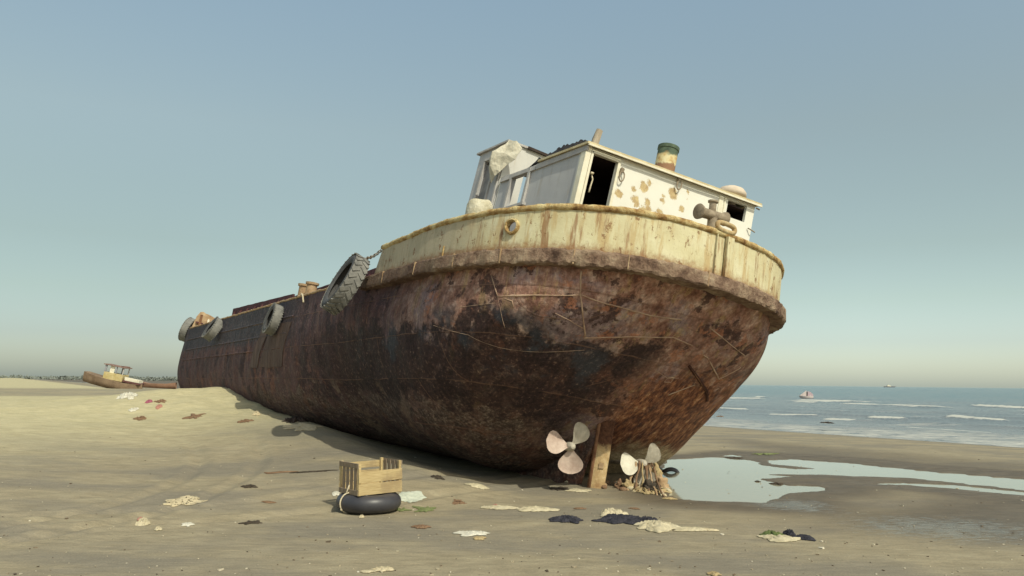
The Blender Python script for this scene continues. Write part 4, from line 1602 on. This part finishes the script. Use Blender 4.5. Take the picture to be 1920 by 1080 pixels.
cpts = []
for i in range(13):
    f = i / 12
    a, c = Vector((5.66, 3.06, 3.31)), Vector((5.06, 2.94, 3.52))
    p = a.lerp(c, f)
    p.z += -.10 * math.sin(f * PI) * .6
    cpts.append(p)
ch = links(cpts).build('chain', M_IRON, None, smooth=True, mw=SHIP)
tag(ch, 'rusty iron chain holding the big tractor tyre to the bulwark end', 'chain')
b = MB()
rz_ = float(z_strake(np.array(9.3)))
b.tube([(9.75, 2.6, rz_ + .12), (9.6, 2.85, rz_ + .06), (9.4, 2.98, rz_ + .05), (9.1, 3.03, rz_ - .02), (8.95, 3.03, rz_ - .18)], .018, 7, .1)
b.tube([(9.0, 2.95, rz_ + .02), (8.6, 2.9, rz_ + .05), (8.2, 2.9, rz_ + .03)], .018, 7, .1)
o = b.build('rope', M_ROPE, None, smooth=True, mw=SHIP)
tag(o, 'frayed pale rope draped over the deck edge beside the bollards', 'rope')

# ------------------------------------------------------------------ inner tube and crate
TB = at(681, 968)
CRX = Matrix.Translation((TB.x, TB.y + .36, tz(TB.x, TB.y + .36)))
M_TUBE = simple_mat('dusty black inner tube', (.030, .030, .038), (.060, .058, .064), 3, .42, .15, .004, spec=.45)
tube = empty('inner_tube', CRX)
tag(tube, 'black inflated inner tube lying on the sand under a wooden crate', 'inner tube')
b = MB()
rt, rT = .112, .288
prof = [(rT + rt * math.cos(a), rt * .98 + rt * .96 * math.sin(a)) for a in np.linspace(0, 2 * PI, 25)[:-1]]
b.lathe(prof, None, 64, True)
b.build('rubber_ring', M_TUBE, tube, smooth=True, fn=lambda p: Vector((p.x, p.y, p.z * (1 + .05 * mn.noise(Vector((p.x * 3, p.y * 3, 0)))) - .004)))
# tie
b = MB()
a0 = R(-90 - 47)
tp = []
for q in np.linspace(-.6, PI * 1.1, 14):
    r = rT - (rt + .008) * math.cos(q + PI) * -1
    tp.append(((rT + (rt + .008) * math.cos(PI / 2 - q)) * math.cos(a0), (rT + (rt + .008) * math.cos(PI / 2 - q)) * math.sin(a0), rt + (rt + .008) * math.sin(PI / 2 - q)))
tp = [p for p in tp]
b.tube(tp, .0095, 7)
tp2 = [tp[3], (tp[3][0] + .015, tp[3][1] + .02, tp[3][2] + .05), (tp[3][0] + .03, tp[3][1] + .03, tp[3][2] + .10)]
b.tube(tp2, .009, 7)
b.lathe([(0, .018), (.015, .01), (.018, 0), (.012, -.014), (0, -.018)], Matrix.Translation((tp[9][0], tp[9][1], tp[9][2])), 10)
b.build('tie_cord', M_ROPE, tube, smooth=True)
# crate
CW, CD, CH = .60, .47, .385


def wood_material():
    m = NT('pale crate wood', .8, .25)
    co = m.co()
    g = m.noise(6, 8, .6, m.map(co, (1.2, 14, 22)))
    g2 = m.noise(2.5, 5, .6)
    c = m.ramp(g, [(.3, (.40, .29, .14)), (.5, (.56, .44, .235)), (.72, (.66, .55, .32))])
    c = m.mix(m.mul(m.step(g2, .52, .64), .5), c, (.30, .22, .135))
    oi = m.n('ShaderNodeObjectInfo').outputs['Random']
    c = m.mix(1.0, c, m.ramp(oi, [(0, (.72, .70, .68)), (1, (1.06, 1.04, 1.0))]), 'MULTIPLY')
    return m.done(c, m.bump(g, .4, .004))


def wood2_material():
    m = NT('grey crate wood', .85, .2)
    co = m.co()
    g = m.noise(6, 8, .6, m.map(co, (14, 14, 1.2)))
    c = m.ramp(g, [(.3, (.17, .125, .085)), (.55, (.30, .235, .165)), (.75, (.42, .34, .25))])
    return m.done(c, m.bump(g, .4, .004))


M_W1, M_W2 = wood_material(), wood2_material()
CM = Matrix.Translation(CRX.translation + Vector((.012, .02, .214))) @ Matrix.Rotation(R(40), 4, 'Z') @ Matrix.Rotation(R(-1.0), 4, 'Y')
crate = empty('wooden_crate', CM)
tag(crate, 'slatted wooden fruit crate standing on the black inner tube', 'crate')
for (sx, sy) in ((-1, -1), (1, -1), (-1, 1), (1, 1)):
    b = MB()
    b.box((sx * (CW / 2 - .018), sy * (CD / 2 - .018), CH / 2 + .001), (.034, .034, CH), None, .002)
    b.build('corner_post', M_W1, crate)
for (zc, hh) in ((.075, .135), (.222, .132)):
    b = MB()
    b.box((0, -CD / 2 - .006, zc), (CW + .01, .011, hh), Matrix.Rotation(rnd.uniform(-.018, .018), 3, 'Y'), .004)
    b.build('front_board', M_W1, crate)
for (zc, hh) in ((.06, .11), (.19, .11), (.315, .085)):
    b = MB()
    b.box((0, CD / 2 + .006, zc), (CW + .005, .011, hh), None, .003)
    b.build('back_board', M_W1, crate)
for sx in (-1, 1):
    xx = sx * (CW / 2 + .006)
    for zc in (.035, CH - .03):
        b = MB()
        b.box((xx, 0, zc), (.012, CD - .002, .058), None, .002)
        b.build('end_rail', M_W2, crate)
    for i in range(4):
        b = MB()
        b.box((xx - sx * .0125, -CD / 2 + .09 + i * .095, CH / 2 - .004), (.011, .058, CH - .02), Matrix.Rotation(rnd.uniform(-.03, .03), 3, 'X'), .002)
        b.build('end_slat', M_W2, crate)
for i in range(4):
    b = MB()
    b.box((0, -CD / 2 + .07 + i * .105, .012), (CW - .04, .085, .01), None, .002)
    b.build('floor_slat', M_W2, crate)


# ------------------------------------------------------------------ litter and wreckage on the sand
def rag(px, py, wpx, dpx, h, name, label, cat, mat, seed, group=None, rot=0.0, holes=.0, parent_mat=None):
    """crumpled sheet lying on the beach: width and depth measured on the photo, real size on the ground"""
    c = at(px, py)
    dist = math.hypot(c.x, c.y)
    W = wpx / FPX * dist
    D = min(dpx * dist * dist / (FPX * max(CAM_H - c.z, .35)), W * 1.3)
    n, m_ = 40, 30
    b = MB()
    rr = random.Random(seed)
    sx, sy, sz = rr.uniform(0, 50), rr.uniform(0, 50), rr.uniform(0, 50)
    vz = []
    xy = []
    for i in range(n):
        for j in range(m_):
            u_, v_ = i / (n - 1) * 2 - 1, j / (m_ - 1) * 2 - 1
            # disc map with a ragged outline
            uu_, vv_ = u_ * math.sqrt(1 - v_ * v_ / 2), v_ * math.sqrt(1 - u_ * u_ / 2)
            e = math.hypot(uu_, vv_)
            an = math.atan2(vv_, uu_)
            k = 1 + .6 * mn.noise(Vector((math.cos(an) * 1.7 + sx, math.sin(an) * 1.7 + sy, sz))) + .22 * mn.noise(Vector((math.cos(an) * 5 + sx, math.sin(an) * 5, sz)))
            if name in ('wrack_clump', 'driftwood_scrap', 'weed_clump', 'wrack_line'):
                k = max(.12, 1 + 1.5 * mn.noise(Vector((math.cos(an) * 2.1 + sx, math.sin(an) * 2.1 + sy, sz))) + .9 * mn.noise(Vector((math.cos(an) * 5 + sx, math.sin(an) * 5, sz))))
            x = uu_ * W / 2 * k
            y = vv_ * D / 2 * k
            ca, sa = math.cos(rot), math.sin(rot)
            x, y = x * ca - y * sa, x * sa + y * ca
            f = max(0, 1 - e ** 3)
            fold = 1 - abs(mn.noise(Vector((uu_ * 2.6 + vv_ * 1.2 + sx, vv_ * 2.0 + sy, 1)))) * 2.2
            fold2 = 1 - abs(mn.noise(Vector((uu_ * 6 + sx, vv_ * 6 + sy, 7)))) * 2.2
            z_ = .62 * h * (max(0, 1 - e ** 6) * (.08 + .75 * max(0, fold) ** 2 * (1 - .6 * e) + .35 * max(0, fold2) ** 2))
            xy.append((c.x + x, c.y + y))
            vz.append(z_)
    tzv = terrain(np.array(xy))[0]
    tzv = np.maximum(tzv, PUD_Z - .005)
    b.v = [(q[0] - c.x, q[1] - c.y, float(t_) - c.z + z_ + .003) for q, t_, z_ in zip(xy, tzv, vz)]
    for i in range(n - 1):
        for j in range(m_ - 1):
            if holes and mn.noise(Vector((i * .45 + sx, j * .45, sz))) > .5 - holes:
                continue
            a = i * m_ + j
            b.f.append((a, a + m_, a + m_ + 1, a + 1))
    o = b.build(name, mat, None, smooth=True, mw=Matrix.Translation(c))
    mod = o.modifiers.new('thick', 'SOLIDIFY')
    mod.thickness = .006
    mod.offset = 1
    tag(o, label, cat, group)
    return o


M_PLAS = simple_mat('white plastic', (.44, .42, .34), (.68, .65, .55), 5, .5, .4, .01)
M_PLASG = simple_mat('greenish plastic', (.40, .43, .35), (.56, .58, .48), 7, .5, .4, .01)
M_CLOTH = simple_mat('cream cloth', (.36, .31, .20), (.60, .53, .37), 5, .95, .6, .012)
M_NET = simple_mat('black netting', (.022, .022, .030), (.060, .058, .072), 22, .9, .9, .02)
M_WEED = simple_mat('green weed', (.11, .135, .05), (.22, .245, .105), 10, .8, .5, .01)
M_RED = simple_mat('faded red plastic', (.34, .15, .12), (.46, .25, .19), 10, .6)
M_PINK = simple_mat('magenta plastic', (.26, .06, .11), (.36, .12, .16), 10, .6)
M_BROWN = simple_mat('brown driftwood', (.13, .075, .045), (.27, .17, .10), 9, .9, .5, .01)
M_DARK = simple_mat('dark wet wrack', (.035, .028, .022), (.09, .07, .05), 12, .9, .7, .02)
M_STONE = simple_mat('pale stone', (.42, .35, .22), (.64, .55, .37), 9, .95, .7, .02)
M_OCHRE = simple_mat('ochre rag', (.30, .22, .115), (.47, .37, .20), 9, .95, .6, .015)

rag(768, 933, 46, 6, .035, 'plastic_scrap', 'pale green plastic scrap lying just right of the wooden crate', 'litter', M_PLASG, 1)
rag(755, 957, 22, 3, .02, 'weed_clump', 'small green weed clump touching the right side of the inner tube', 'weed', M_WEED, 2)
rag(800, 956, 36, 5, .03, 'weed_clump', 'wider green weed clump further right of the inner tube', 'weed', M_WEED, 3)
rag(893, 912, 36, 4, .045, 'cloth_scrap', 'cream cloth scrap lying alone on the sand below the hull shadow', 'rag', M_CLOTH, 4)
rag(886, 1003, 56, 7, .05, 'plastic_bag', 'flattened white plastic bag with a pointed tail on the front sand', 'plastic bag', M_PLAS, 5)
rag(898, 1012, 26, 5, .03, 'cloth_scrap', 'ochre scrap of cloth tucked against the white plastic bag', 'rag', M_OCHRE, 6)
rag(935, 953, 64, 6, .04, 'cloth_scrap', 'thin strip of cream rag with tattered ends left of the long pale strip', 'rag', M_CLOTH, 7)
rag(929, 951, 10, 5, .05, 'plastic_scrap', 'little faded red plastic scrap on the tattered cream rag', 'litter', M_RED, 8)
rag(1005, 957, 78, 7, .06, 'cloth_strip', 'long pale cloth strip stretched on the sand in front of the propeller', 'rag', M_CLOTH, 9)
rag(1060, 976, 52, 10, .09, 'net_bundle', 'black net bundle lying alone left of the larger heap', 'net', M_NET, 10)
rag(1146, 966, 46, 8, .13, 'cloth_bundle', 'cream cloth bundle bulging up behind the black netting', 'rag', M_CLOTH, 11)
rag(1165, 977, 96, 13, .09, 'net_heap', 'large black netting heap between two cream cloths', 'net', M_NET, 12)
rag(1228, 988, 78, 15, .10, 'cloth_bundle', 'cream and dirty cloth spilling out to the right of the netting heap', 'rag', M_CLOTH, 13)
rag(1212, 980, 40, 6, .11, 'net_scrap', 'dark net scrap lying over the spilled cream cloth', 'net', M_NET, 14)
rag(1298, 994, 64, 6, .04, 'cloth_strip', 'flat cream strip trailing off beyond the netting heap', 'rag', M_CLOTH, 15)
rag(1328, 995, 30, 4, .03, 'cloth_scrap', 'small cream scrap at the tip of the trailing strip', 'rag', M_STONE, 16)
rag(1460, 1011, 74, 10, .05, 'cloth_strip', 'pale cloth lump in the mixed litter on the wet sand at right', 'rag', M_CLOTH, 17)
rag(1448, 1005, 22, 5, .09, 'weed_clump', 'dark green weed tuft standing in the litter on the wet sand at right', 'weed', simple_mat('dark green weed', (.06, .09, .03), (.14, .17, .06), 12), 18)
rag(1508, 1011, 36, 6, .06, 'net_scrap', 'black scrap at the right end of the litter on the wet sand', 'net', M_NET, 19)
rag(1480, 1003, 16, 4, .09, 'net_scrap', 'black tuft poking up in the middle of the litter on the wet sand', 'net', M_NET, 20)
rag(267, 985, 20, 8, .09, 'plastic_bag', 'small yellowish bag on the sand at the left with a red scrap behind', 'plastic bag', M_CLOTH, 21)
rag(265, 974, 13, 4, .03, 'plastic_scrap', 'faded red scrap just behind the small yellowish bag', 'litter', M_RED, 22)
rag(297, 995, 10, 7, .06, 'plastic_scrap', 'little curled cream scrap right of the small yellowish bag', 'litter', M_CLOTH, 23)
rag(345, 942, 64, 9, .035, 'weed_mat', 'pale dried weed mat spread on the sand at the left', 'weed', M_STONE, 24, holes=.25)
rag(352, 985, 16, 4, .03, 'plastic_scrap', 'tiny white scrap alone between the weed mat and the front edge', 'litter', M_PLAS, 25)
rag(236, 746, 30, 9, .22, 'plastic_bag', 'big white bag on top of the bank at the far left', 'plastic bag', M_PLAS, 26)
rag(246, 749, 9, 5, .2, 'plastic_bag', 'small white bag beside the big one on the bank', 'plastic bag', M_PLAS, 27)
rag(279, 755, 9, 4, .12, 'plastic_scrap', 'magenta plastic scrap on the bank left of the bow', 'litter', M_PINK, 28)
rag(301, 754, 11, 2, .08, 'driftwood_scrap', 'dark red driftwood scrap on the bank nearest the bow', 'driftwood', M_BROWN, 29)
rag(297, 767, 9, 5, .1, 'plastic_scrap', 'faded pink plastic scrap on the bank slope', 'litter', M_RED, 30)
rag(250, 772, 12, 3, .1, 'plastic_scrap', 'white bottle-like scrap lying low on the bank slope', 'litter', M_PLAS, 31)
rag(264, 786, 14, 4, .1, 'driftwood_scrap', 'brown driftwood lump at the foot of the bank', 'driftwood', M_BROWN, 32)
rag(363, 782, 24, 2, .05, 'driftwood_scrap', 'dark flat driftwood piece at the foot of the bank below the bow', 'driftwood', M_BROWN, 33)
rag(480, 778, 13, 6, .16, 'stone', 'pale stone lump at the edge of the hull shadow', 'stone', M_STONE, 34)
rag(461, 791, 15, 4, .07, 'driftwood_scrap', 'reddish driftwood splinter in front of the pale stone lump', 'driftwood', M_BROWN, 35)
rag(556, 789, 28, 8, .18, 'driftwood_scrap', 'dark driftwood board lying in the hull shadow', 'driftwood', M_DARKWOOD, 36)
rag(570, 801, 60, 4, .04, 'cloth_strip', 'pale dusty cloth strip along the rim of the hull shadow', 'rag', M_STONE, 37)
rag(520, 887, 64, 1.1, .02, 'driftwood_stick', 'long thin driftwood stick on open sand left of the crate', 'driftwood', M_BROWN, 38)
rag(575, 886, 44, 1.0, .015, 'wrack_line', 'broken dark wrack line leading to the crate', 'weed', M_DARK, 39)
rag(468, 914, 14, 5, .05, 'wrack_clump', 'small dark wrack clump below the thin driftwood stick', 'weed', M_DARK, 40)
rag(503, 943, 22, 1.2, .02, 'driftwood_stick', 'faint brown stick on sand left of the inner tube', 'driftwood', M_BROWN, 41)
rag(470, 982, 26, 4, .03, 'wrack_clump', 'grey wrack scrap on the front sand left of the inner tube', 'weed', M_DARK, 42)
rag(630, 928, 12, 5, .05, 'plastic_scrap', 'little pale scrap behind the left end of the crate', 'litter', M_PLAS, 43)
rag(678, 971, 8, 4, .05, 'shell', 'tiny pale shell right in front of the inner tube', 'shell', M_STONE, 44)
rag(718, 1070, 34, 7, .035, 'stone', 'pale flat stone at the front edge below the inner tube', 'stone', M_STONE, 45)
rag(692, 1073, 24, 3, .02, 'plastic_scrap', 'thin pale scrap left of the flat stone at the front edge', 'litter', M_CLOTH, 46)
rag(1338, 1078, 20, 5, .03, 'stone', 'ochre stone half cut off at the bottom front edge', 'stone', M_OCHRE, 47)
rag(860, 944, 20, 4, .03, 'driftwood_scrap', 'brownish scrap on the sand left of the tattered cream rag', 'driftwood', M_BROWN, 48)
rag(820, 897, 14, 3, .04, 'wrack_clump', 'dark wrack fleck above the cream cloth scrap', 'weed', M_DARK, 49)
rag(1085, 921, 40, 4, .03, 'cloth_scrap', 'cream scrap lying on the sand under the port propeller', 'rag', M_CLOTH, 50)
rag(1050, 917, 26, 4, .03, 'wrack_clump', 'dark and pale wrack scrap left of the rudder foot', 'weed', M_DARK, 51)
rag(1087, 955, 22, 2, .02, 'driftwood_stick', 'short dark stick on the sand above the black net bundle', 'driftwood', M_BROWN, 52)
rag(790, 990, 34, 4, .03, 'weed_mat', 'brown weed mat below the green weed on the front sand', 'weed', M_BROWN, 53, holes=.2)
rag(1378, 860, 24, 2, .02, 'wrack_line', 'thin dark wrack line on sand behind the puddle', 'weed', M_DARK, 54)
rag(1430, 852, 30, 2, .03, 'weed_clump', 'green weed streak on sand behind the puddle', 'weed', M_WEED, 55)
rag(1456, 909.5, 13, 3, .05, 'wrack_clump', 'dark wrack lump breaking the puddle surface', 'weed', M_DARK, 56)
rag(1420, 907, 6, 2, .03, 'wrack_clump', 'tiny dark fleck in the middle of the puddle', 'weed', M_DARK, 57)
rag(1553, 811, 16, 2, .10, 'wrack_clump', 'dark wrack patch on the wet shoreline', 'weed', M_DARK, 58)
rag(1350, 797, 10, 3, .10, 'driftwood_scrap', 'brown driftwood lump in the shallow wash right of the hull', 'driftwood', M_BROWN, 59)
rag(1255, 936, 24, 3, .04, 'cloth_scrap', 'ochre rag tip at the near corner of the puddle', 'rag', M_OCHRE, 60)
rag(1190, 955, 10, 1.2, .02, 'driftwood_scrap', 'tiny brown scrap on the sand below the starboard propeller', 'driftwood', M_BROWN, 61)
# sunken tyre in the puddle
tp_ = flat_px(1258, 886, PUD_Z)
st = empty('sunken_tyre', Matrix.Translation((tp_[0], tp_[1] + .05, PUD_Z - .045)) @ Matrix.Rotation(R(-58), 4, 'X'))
tag(st, 'thin dark tyre standing half sunk in the puddle beside the hull', 'tyre')
b = MB()
b.lathe([(.125 + .030 * math.cos(a), .05 * math.sin(a)) for a in np.linspace(0, 2 * PI, 13)[:-1]], Matrix.Diagonal((1.15, 1.0, 1, 1)), 36, True)
b.build('tyre_ring', M_BLACKRUB, st, smooth=True)

# rubble and tangled rope under the rudder and starboard propeller
for i in range(64):
    px, py = rnd.uniform(1112, 1255), 0
    py = 906 + (px - 1112) * .125 + rnd.uniform(-7, 8)
    c = at(px, py)
    b = MB()
    s_ = rnd.uniform(.018, .05)
    bm = bmesh.new()
    bmesh.ops.create_icosphere(bm, subdivisions=2, radius=1)
    b.add([(v.co.x * s_ * 1.5, v.co.y * s_, v.co.z * s_ * .75) for v in bm.verts], [tuple(v.index for v in f.verts) for f in bm.faces])
    bm.free()
    sd_ = rnd.uniform(0, 99)
    o = b.build('rubble_stone', [M_STONE, M_STONE, M_RUSTPALE, M_CLOTH, M_BROWN][i % 5], None, smooth=True,
                fn=lambda p: p * (1 + .45 * mn.noise(p * (1.1 / s_) * .9 + Vector((sd_, 0, 0)))),
                mw=Matrix.Translation((c.x, c.y, c.z + s_ * .35)) @ Matrix.Rotation(rnd.uniform(0, 6), 4, 'Z'))
    tag(o, 'small encrusted stone in the rubble heap at the foot of the rudder', 'stone', 'stones heaped under the rudder and propeller')
HUBW = SHIP @ Vector(HS)
for i in range(6):
    b = MB()
    g0 = at(1176 + i * 14, 917 + i * 3)
    top = HUBW + Vector((-.10 + .05 * i, -.04 + rnd.uniform(-.03, .03), rnd.uniform(-.04, .05)))
    pts_, rr_ = [], []
    for k in range(9):
        f = k / 8
        p = top.lerp(g0, f) + Vector((.03 * mn.noise(Vector((f * 3, i, 0))), .03 * mn.noise(Vector((f * 3, i, 5))), -.05 * math.sin(f * PI)))
        pts_.append(p)
        rr_.append(.012 + .02 * abs(mn.noise(Vector((f * 5, i, 9)))))
    b.tube(pts_, rr_, 7, .25)
    o = b.build('tangled_rope', [M_RUSTPALE, M_BROWN, M_OCHRE, M_BROWN][i % 4], None, smooth=True)
    tag(o, 'frayed crusted rope hanging from the starboard propeller hub to the sand', 'rope', 'ropes tangled round the starboard propeller')
for k_, (px, py, ww, hh, mt_) in enumerate([(1196, 905, .10, .20, M_BROWN), (1212, 900, .12, .34, M_RUSTPALE), (1228, 904, .11, .30, M_OCHRE), (1242, 912, .10, .18, M_RUSTPALE), (1180, 911, .10, .13, M_OCHRE), (1222, 917, .12, .16, M_DARK), (1160, 909, .07, .12, M_BROWN)]):
    c = at(px, py + 6)
    bm = bmesh.new()
    bmesh.ops.create_icosphere(bm, subdivisions=4, radius=1)
    b = MB()
    b.add([(v.co.x * ww, v.co.y * ww * .8, (v.co.z + .8) * hh * .55) for v in bm.verts], [tuple(v.index for v in f.verts) for f in bm.faces])
    bm.free()
    o = b.build('weed_clump', mt_, None, smooth=True, mw=Matrix.Translation(c),
                fn=lambda p: p * (1 + .55 * mn.noise(p * 9 + Vector((k_ * 7, 0, 0))) + .35 * mn.noise(p * 24 + Vector((0, k_ * 3, 0)))))
    tag(o, 'crusted clump of weed and rag in the tangle below the starboard propeller', 'weed', 'weed clumps tangled below the starboard propeller')
rag(1215, 921, 70, 12, .14, 'weed_tangle', 'brown weed tangle at the foot of the starboard propeller', 'weed', M_OCHRE, 72, holes=.2)
rag(1072, 905, 26, 10, .16, 'weed_tangle', 'pale crusted clump hanging from the lowest blade of the port propeller', 'weed', M_CLOTH, 73)
# scattered grit and shell on the beach: uncountable
b = MB()
for i in range(760):
    px = rnd.uniform(0, 1920)
    py = 1080 - 330 * rnd.random() ** 1.35
    d = pixel_ray(px, py)
    dist = (CAM_H) / max(-d.z, .02)
    if dist > 26:
        continue
    x, y = d.x * dist, d.y * dist
    s_ = rnd.uniform(.004, .012) * (2.2 if rnd.random() < .08 else 1)
    q = Vector((x, y, 0))
    b.box((x, y, 0), (s_ * rnd.uniform(1, 2.4), s_ * rnd.uniform(.7, 1.3), s_ * .6), Matrix.Rotation(rnd.uniform(0, 6), 3, 'Z'), s_ * .2)
vv = np.array(b.v)
tzv = terrain(vv[:, :2])[0]
vv[:, 2] += np.maximum(tzv, PUD_Z) + .004
b.v = [tuple(p) for p in vv]
mg = NT('shell grit', .9, .2)
gi = mg.n('ShaderNodeNewGeometry').outputs['Random Per Island']
o = b.build('shell_grit', mg.done(mg.ramp(gi, [(.0, (.07, .055, .04)), (.35, (.16, .12, .08)), (.6, (.42, .36, .25)), (1.0, (.62, .57, .45))])), None)
tag(o, 'loose shell grit and wrack crumbs strewn over the beach', 'grit', kind='stuff')

# ------------------------------------------------------------------ distant wreck on the left
DW = at(262, 716)
DW = Vector((-.487 * 122, 122, 0))
DW.z = tz(DW.x, DW.y) - .15
K_ = 118 / FPX
WM = Matrix.Translation(DW) @ Matrix.Rotation(R(11), 4, 'Y') @ Matrix.Scale(.88, 4)
wreck = empty('distant_wreck', WM)
tag(wreck, 'small rusty wrecked boat with an open cabin far off on the beach', 'boat')
M_WR = simple_mat('far rusty hull', (.15, .10, .065), (.30, .215, .14), .9, .9, .4, .05)
b = MB()
secs = [(-6.0, .9, 1.95, 1.5), (-4.6, 1.5, 1.75, 1.0), (-2.0, 1.7, 1.5, .5), (1.0, 1.6, 1.35, .25), (3.0, 1.1, 1.5, .45), (4.0, .12, 1.75, .9)]
for x, hbv, top, bot in secs:
    for t in np.linspace(0, PI, 15):
        b.v.append((x, hbv * math.copysign(abs(math.cos(t)) ** .6, math.cos(t)), top - (top + .25 - bot * .3) * math.sin(t) ** .7 + (0)))
for i in range(len(secs) - 1):
    for k in range(14):
        b.f.append((i * 15 + k, i * 15 + k + 1, i * 15 + 16 + k, i * 15 + 15 + k))
    b.f.append((i * 15, i * 15 + 15, i * 15 + 29, i * 15 + 14))
b.build('hull', M_WR, wreck, smooth=True, angle=50)
M_WY = simple_mat('far ochre cabin paint', (.42, .33, .13), (.64, .54, .30), 1.4, .9)
b = MB()
b.box((-.9, 0, 2.05), (3.3, 2.2, 1.15))
cab = b.build('cabin', M_WY, wreck)
for (px_, py_) in ((-2.45, 1.0), (-2.45, -1.0), (-.55, 1.0), (-.55, -1.0), (.6, 1.0), (.6, -1.0)):
    c = MB()
    c.box((px_, py_, 3.22), (.16 if px_ > -2 else .34, .12, 1.22))
    c.build('cabin_post', simple_mat('far grey post', (.20, .20, .22), (.36, .36, .38), 2) if px_ < -.3 else M_GREYTRIM, cab)
c = MB()
c.box((-1.35, -.9, 3.2), (.75, .06, 1.15))
c.build('cabin_panel', M_TRIM, cab)
c = MB()
c.box((-.95, 0, 3.88), (3.8, 2.5, .14))
c.box((.35, 0, 4.02), (.9, 1.2, .16), None, .05)
c.build('cabin_roof', simple_mat('far roof', (.14, .09, .075), (.30, .19, .15), 1.5), cab)
c = MB()
c.box((2.35, 0, 2.05), (2.5, 1.7, .55), None, .08)
c.build('tarpaulin', M_TRIM, wreck)
c = MB()
c.box((2.3, 0, 1.66), (2.9, 2.0, .32), None, .04)
c.build('hatch', simple_mat('far dark red', (.10, .045, .045), (.17, .08, .07), 2), wreck)
# another low dark hull beyond it
W2 = Vector((-.435 * 150, 150, 0))
W2.z = tz(W2.x, W2.y)
b = MB()
for i, (x, hbv, top) in enumerate([(-3.5, .2, 1.2), (-2, 1.2, .9), (1.5, 1.2, .85), (3, .3, 1.1)]):
    for t in np.linspace(0, PI, 9):
        b.v.append((x, hbv * math.cos(t), top - (top + .1) * math.sin(t)))
for i in range(3):
    for k in range(8):
        b.f.append((i * 9 + k, i * 9 + k + 1, i * 9 + 10 + k, i * 9 + 9 + k))
    b.f.append((i * 9, i * 9 + 9, i * 9 + 17, i * 9 + 8))
o = b.build('beached_hulk', simple_mat('far hulk', (.22, .12, .08), (.36, .22, .15), 1, .9), None, mw=Matrix.Translation(W2), smooth=True, angle=50)
tag(o, 'low reddish hulk on the far beach right of the wrecked boat', 'boat')

# far tree line behind the beach
b = MB()
for i in range(420):
    x = rnd.uniform(-520, -170)
    y = 480 + rnd.uniform(-25, 40) + .12 * x
    hgt = .6 + 2.0 * abs(mn.noise(Vector((x * .02, 0, 0)))) + rnd.random() * 1.4
    for k in range(26):
        p = Vector((x + rnd.gauss(0, 2.4), y + rnd.gauss(0, 2), .5 + hgt * rnd.random() ** .8))
        s_ = rnd.uniform(.3, .7)
        n_ = Vector((rnd.gauss(0, 1), rnd.gauss(0, 1), rnd.gauss(0, 1))).normalized()
        t1 = n_.orthogonal().normalized() * s_
        t2 = n_.cross(t1).normalized() * s_
        b.add([p - t1, p + t2, p + t1, p - t2 * .8], [(0, 1, 2, 3)])
o = b.build('far_treeline', simple_mat('hazed far foliage', (.16, .18, .16), (.22, .24, .21), .3, .9), None, fix=False)  # distance haze mixed into the paler leaf colour
tag(o, 'low hazy line of trees and scrub along the far end of the beach', 'trees', kind='stuff')

# ------------------------------------------------------------------ boats on the sea
bp = flat_px(1512, 747, SEA_Z)
SBM = Matrix.Translation((bp[0], bp[1], SEA_Z)) @ Matrix.Rotation(R(-16), 4, 'Z')
sb = empty('small_boat', SBM)
tag(sb, 'small pale boat with a peaked canopy floating beyond the breakers', 'boat')
M_PB = simple_mat('pale boat paint', (.62, .50, .46), (.78, .68, .62), 2, .6)
b = MB()
secs = [(-1.05, .05, .42, .20), (-.7, .45, .40, -.05), (0, .62, .36, -.15), (.7, .55, .36, -.15), (1.0, .45, .36, -.05)]
for x, hbv, top, bot in secs:
    for t in np.linspace(0, PI, 13):
        b.v.append((x, hbv * math.copysign(abs(math.cos(t)) ** .7, math.cos(t)), top - (top - bot) * math.sin(t) ** .8))
for i in range(len(secs) - 1):
    for k in range(12):
        b.f.append((i * 13 + k, i * 13 + k + 1, i * 13 + 14 + k, i * 13 + 13 + k))
    b.f.append((i * 13, i * 13 + 13, i * 13 + 25, i * 13 + 12))
b.f.append(tuple(range(13)))
b.f.append(tuple(range(4 * 13, 5 * 13)))
b.build('hull', M_PB, sb, smooth=True, angle=50)
b = MB()
b.prism([(-1.0, .40), (.02, 1.22), (-.02, .40)], Matrix(((1, 0, 0, 0), (0, 0, -1, 0), (0, 1, 0, 0), (0, 0, 0, 1))), .9)
b.build('canopy', M_PB, sb)
b = MB()
b.prism([(.16, .38), (.20, 1.12), (.62, .98), (.98, .62), (.95, .38)], Matrix(((1, 0, 0, 0), (0, 0, -1, 0), (0, 1, 0, 0), (0, 0, 0, 1))), .9)
b.build('canopy', simple_mat('mauve canvas', (.48, .33, .36), (.66, .54, .54), 3), sb)
b = MB()
b.prism([(-.03, .30), (.02, 1.0), (.22, .95), (.18, .30)], Matrix(((1, 0, 0, 0), (0, 0, -1, 0), (0, 1, 0, 0), (0, 0, 0, 1))), .8)
b.build('doorway', M_FELT, sb)
fp = flat_px(1664, 726.6, SEA_Z)
fs = empty('distant_ship', Matrix.Translation((.47 * 2400, 2400, SEA_Z)))
tag(fs, 'tiny pale ship on the sea horizon at the right', 'ship')
b = MB()
b.prism([(-16, 0), (14, 0), (18, 3.0), (-16, 2.6)], Matrix(((1, 0, 0, 0), (0, 0, -1, 0), (0, 1, 0, 0), (0, 0, 0, 1))), 6)
b.build('hull', simple_mat('far dark hull', (.10, .10, .12), (.16, .16, .18), .1), fs)
b = MB()
b.box((-2, 0, 4.2), (11, 5, 2.9))
b.box((-3, 0, 6.6), (4, 4, 1.8))
b.build('superstructure', M_TRIM, fs)

sc.cycles.max_bounces = 6
sc.cycles.use_adaptive_sampling = True
sc.cycles.use_denoising = True
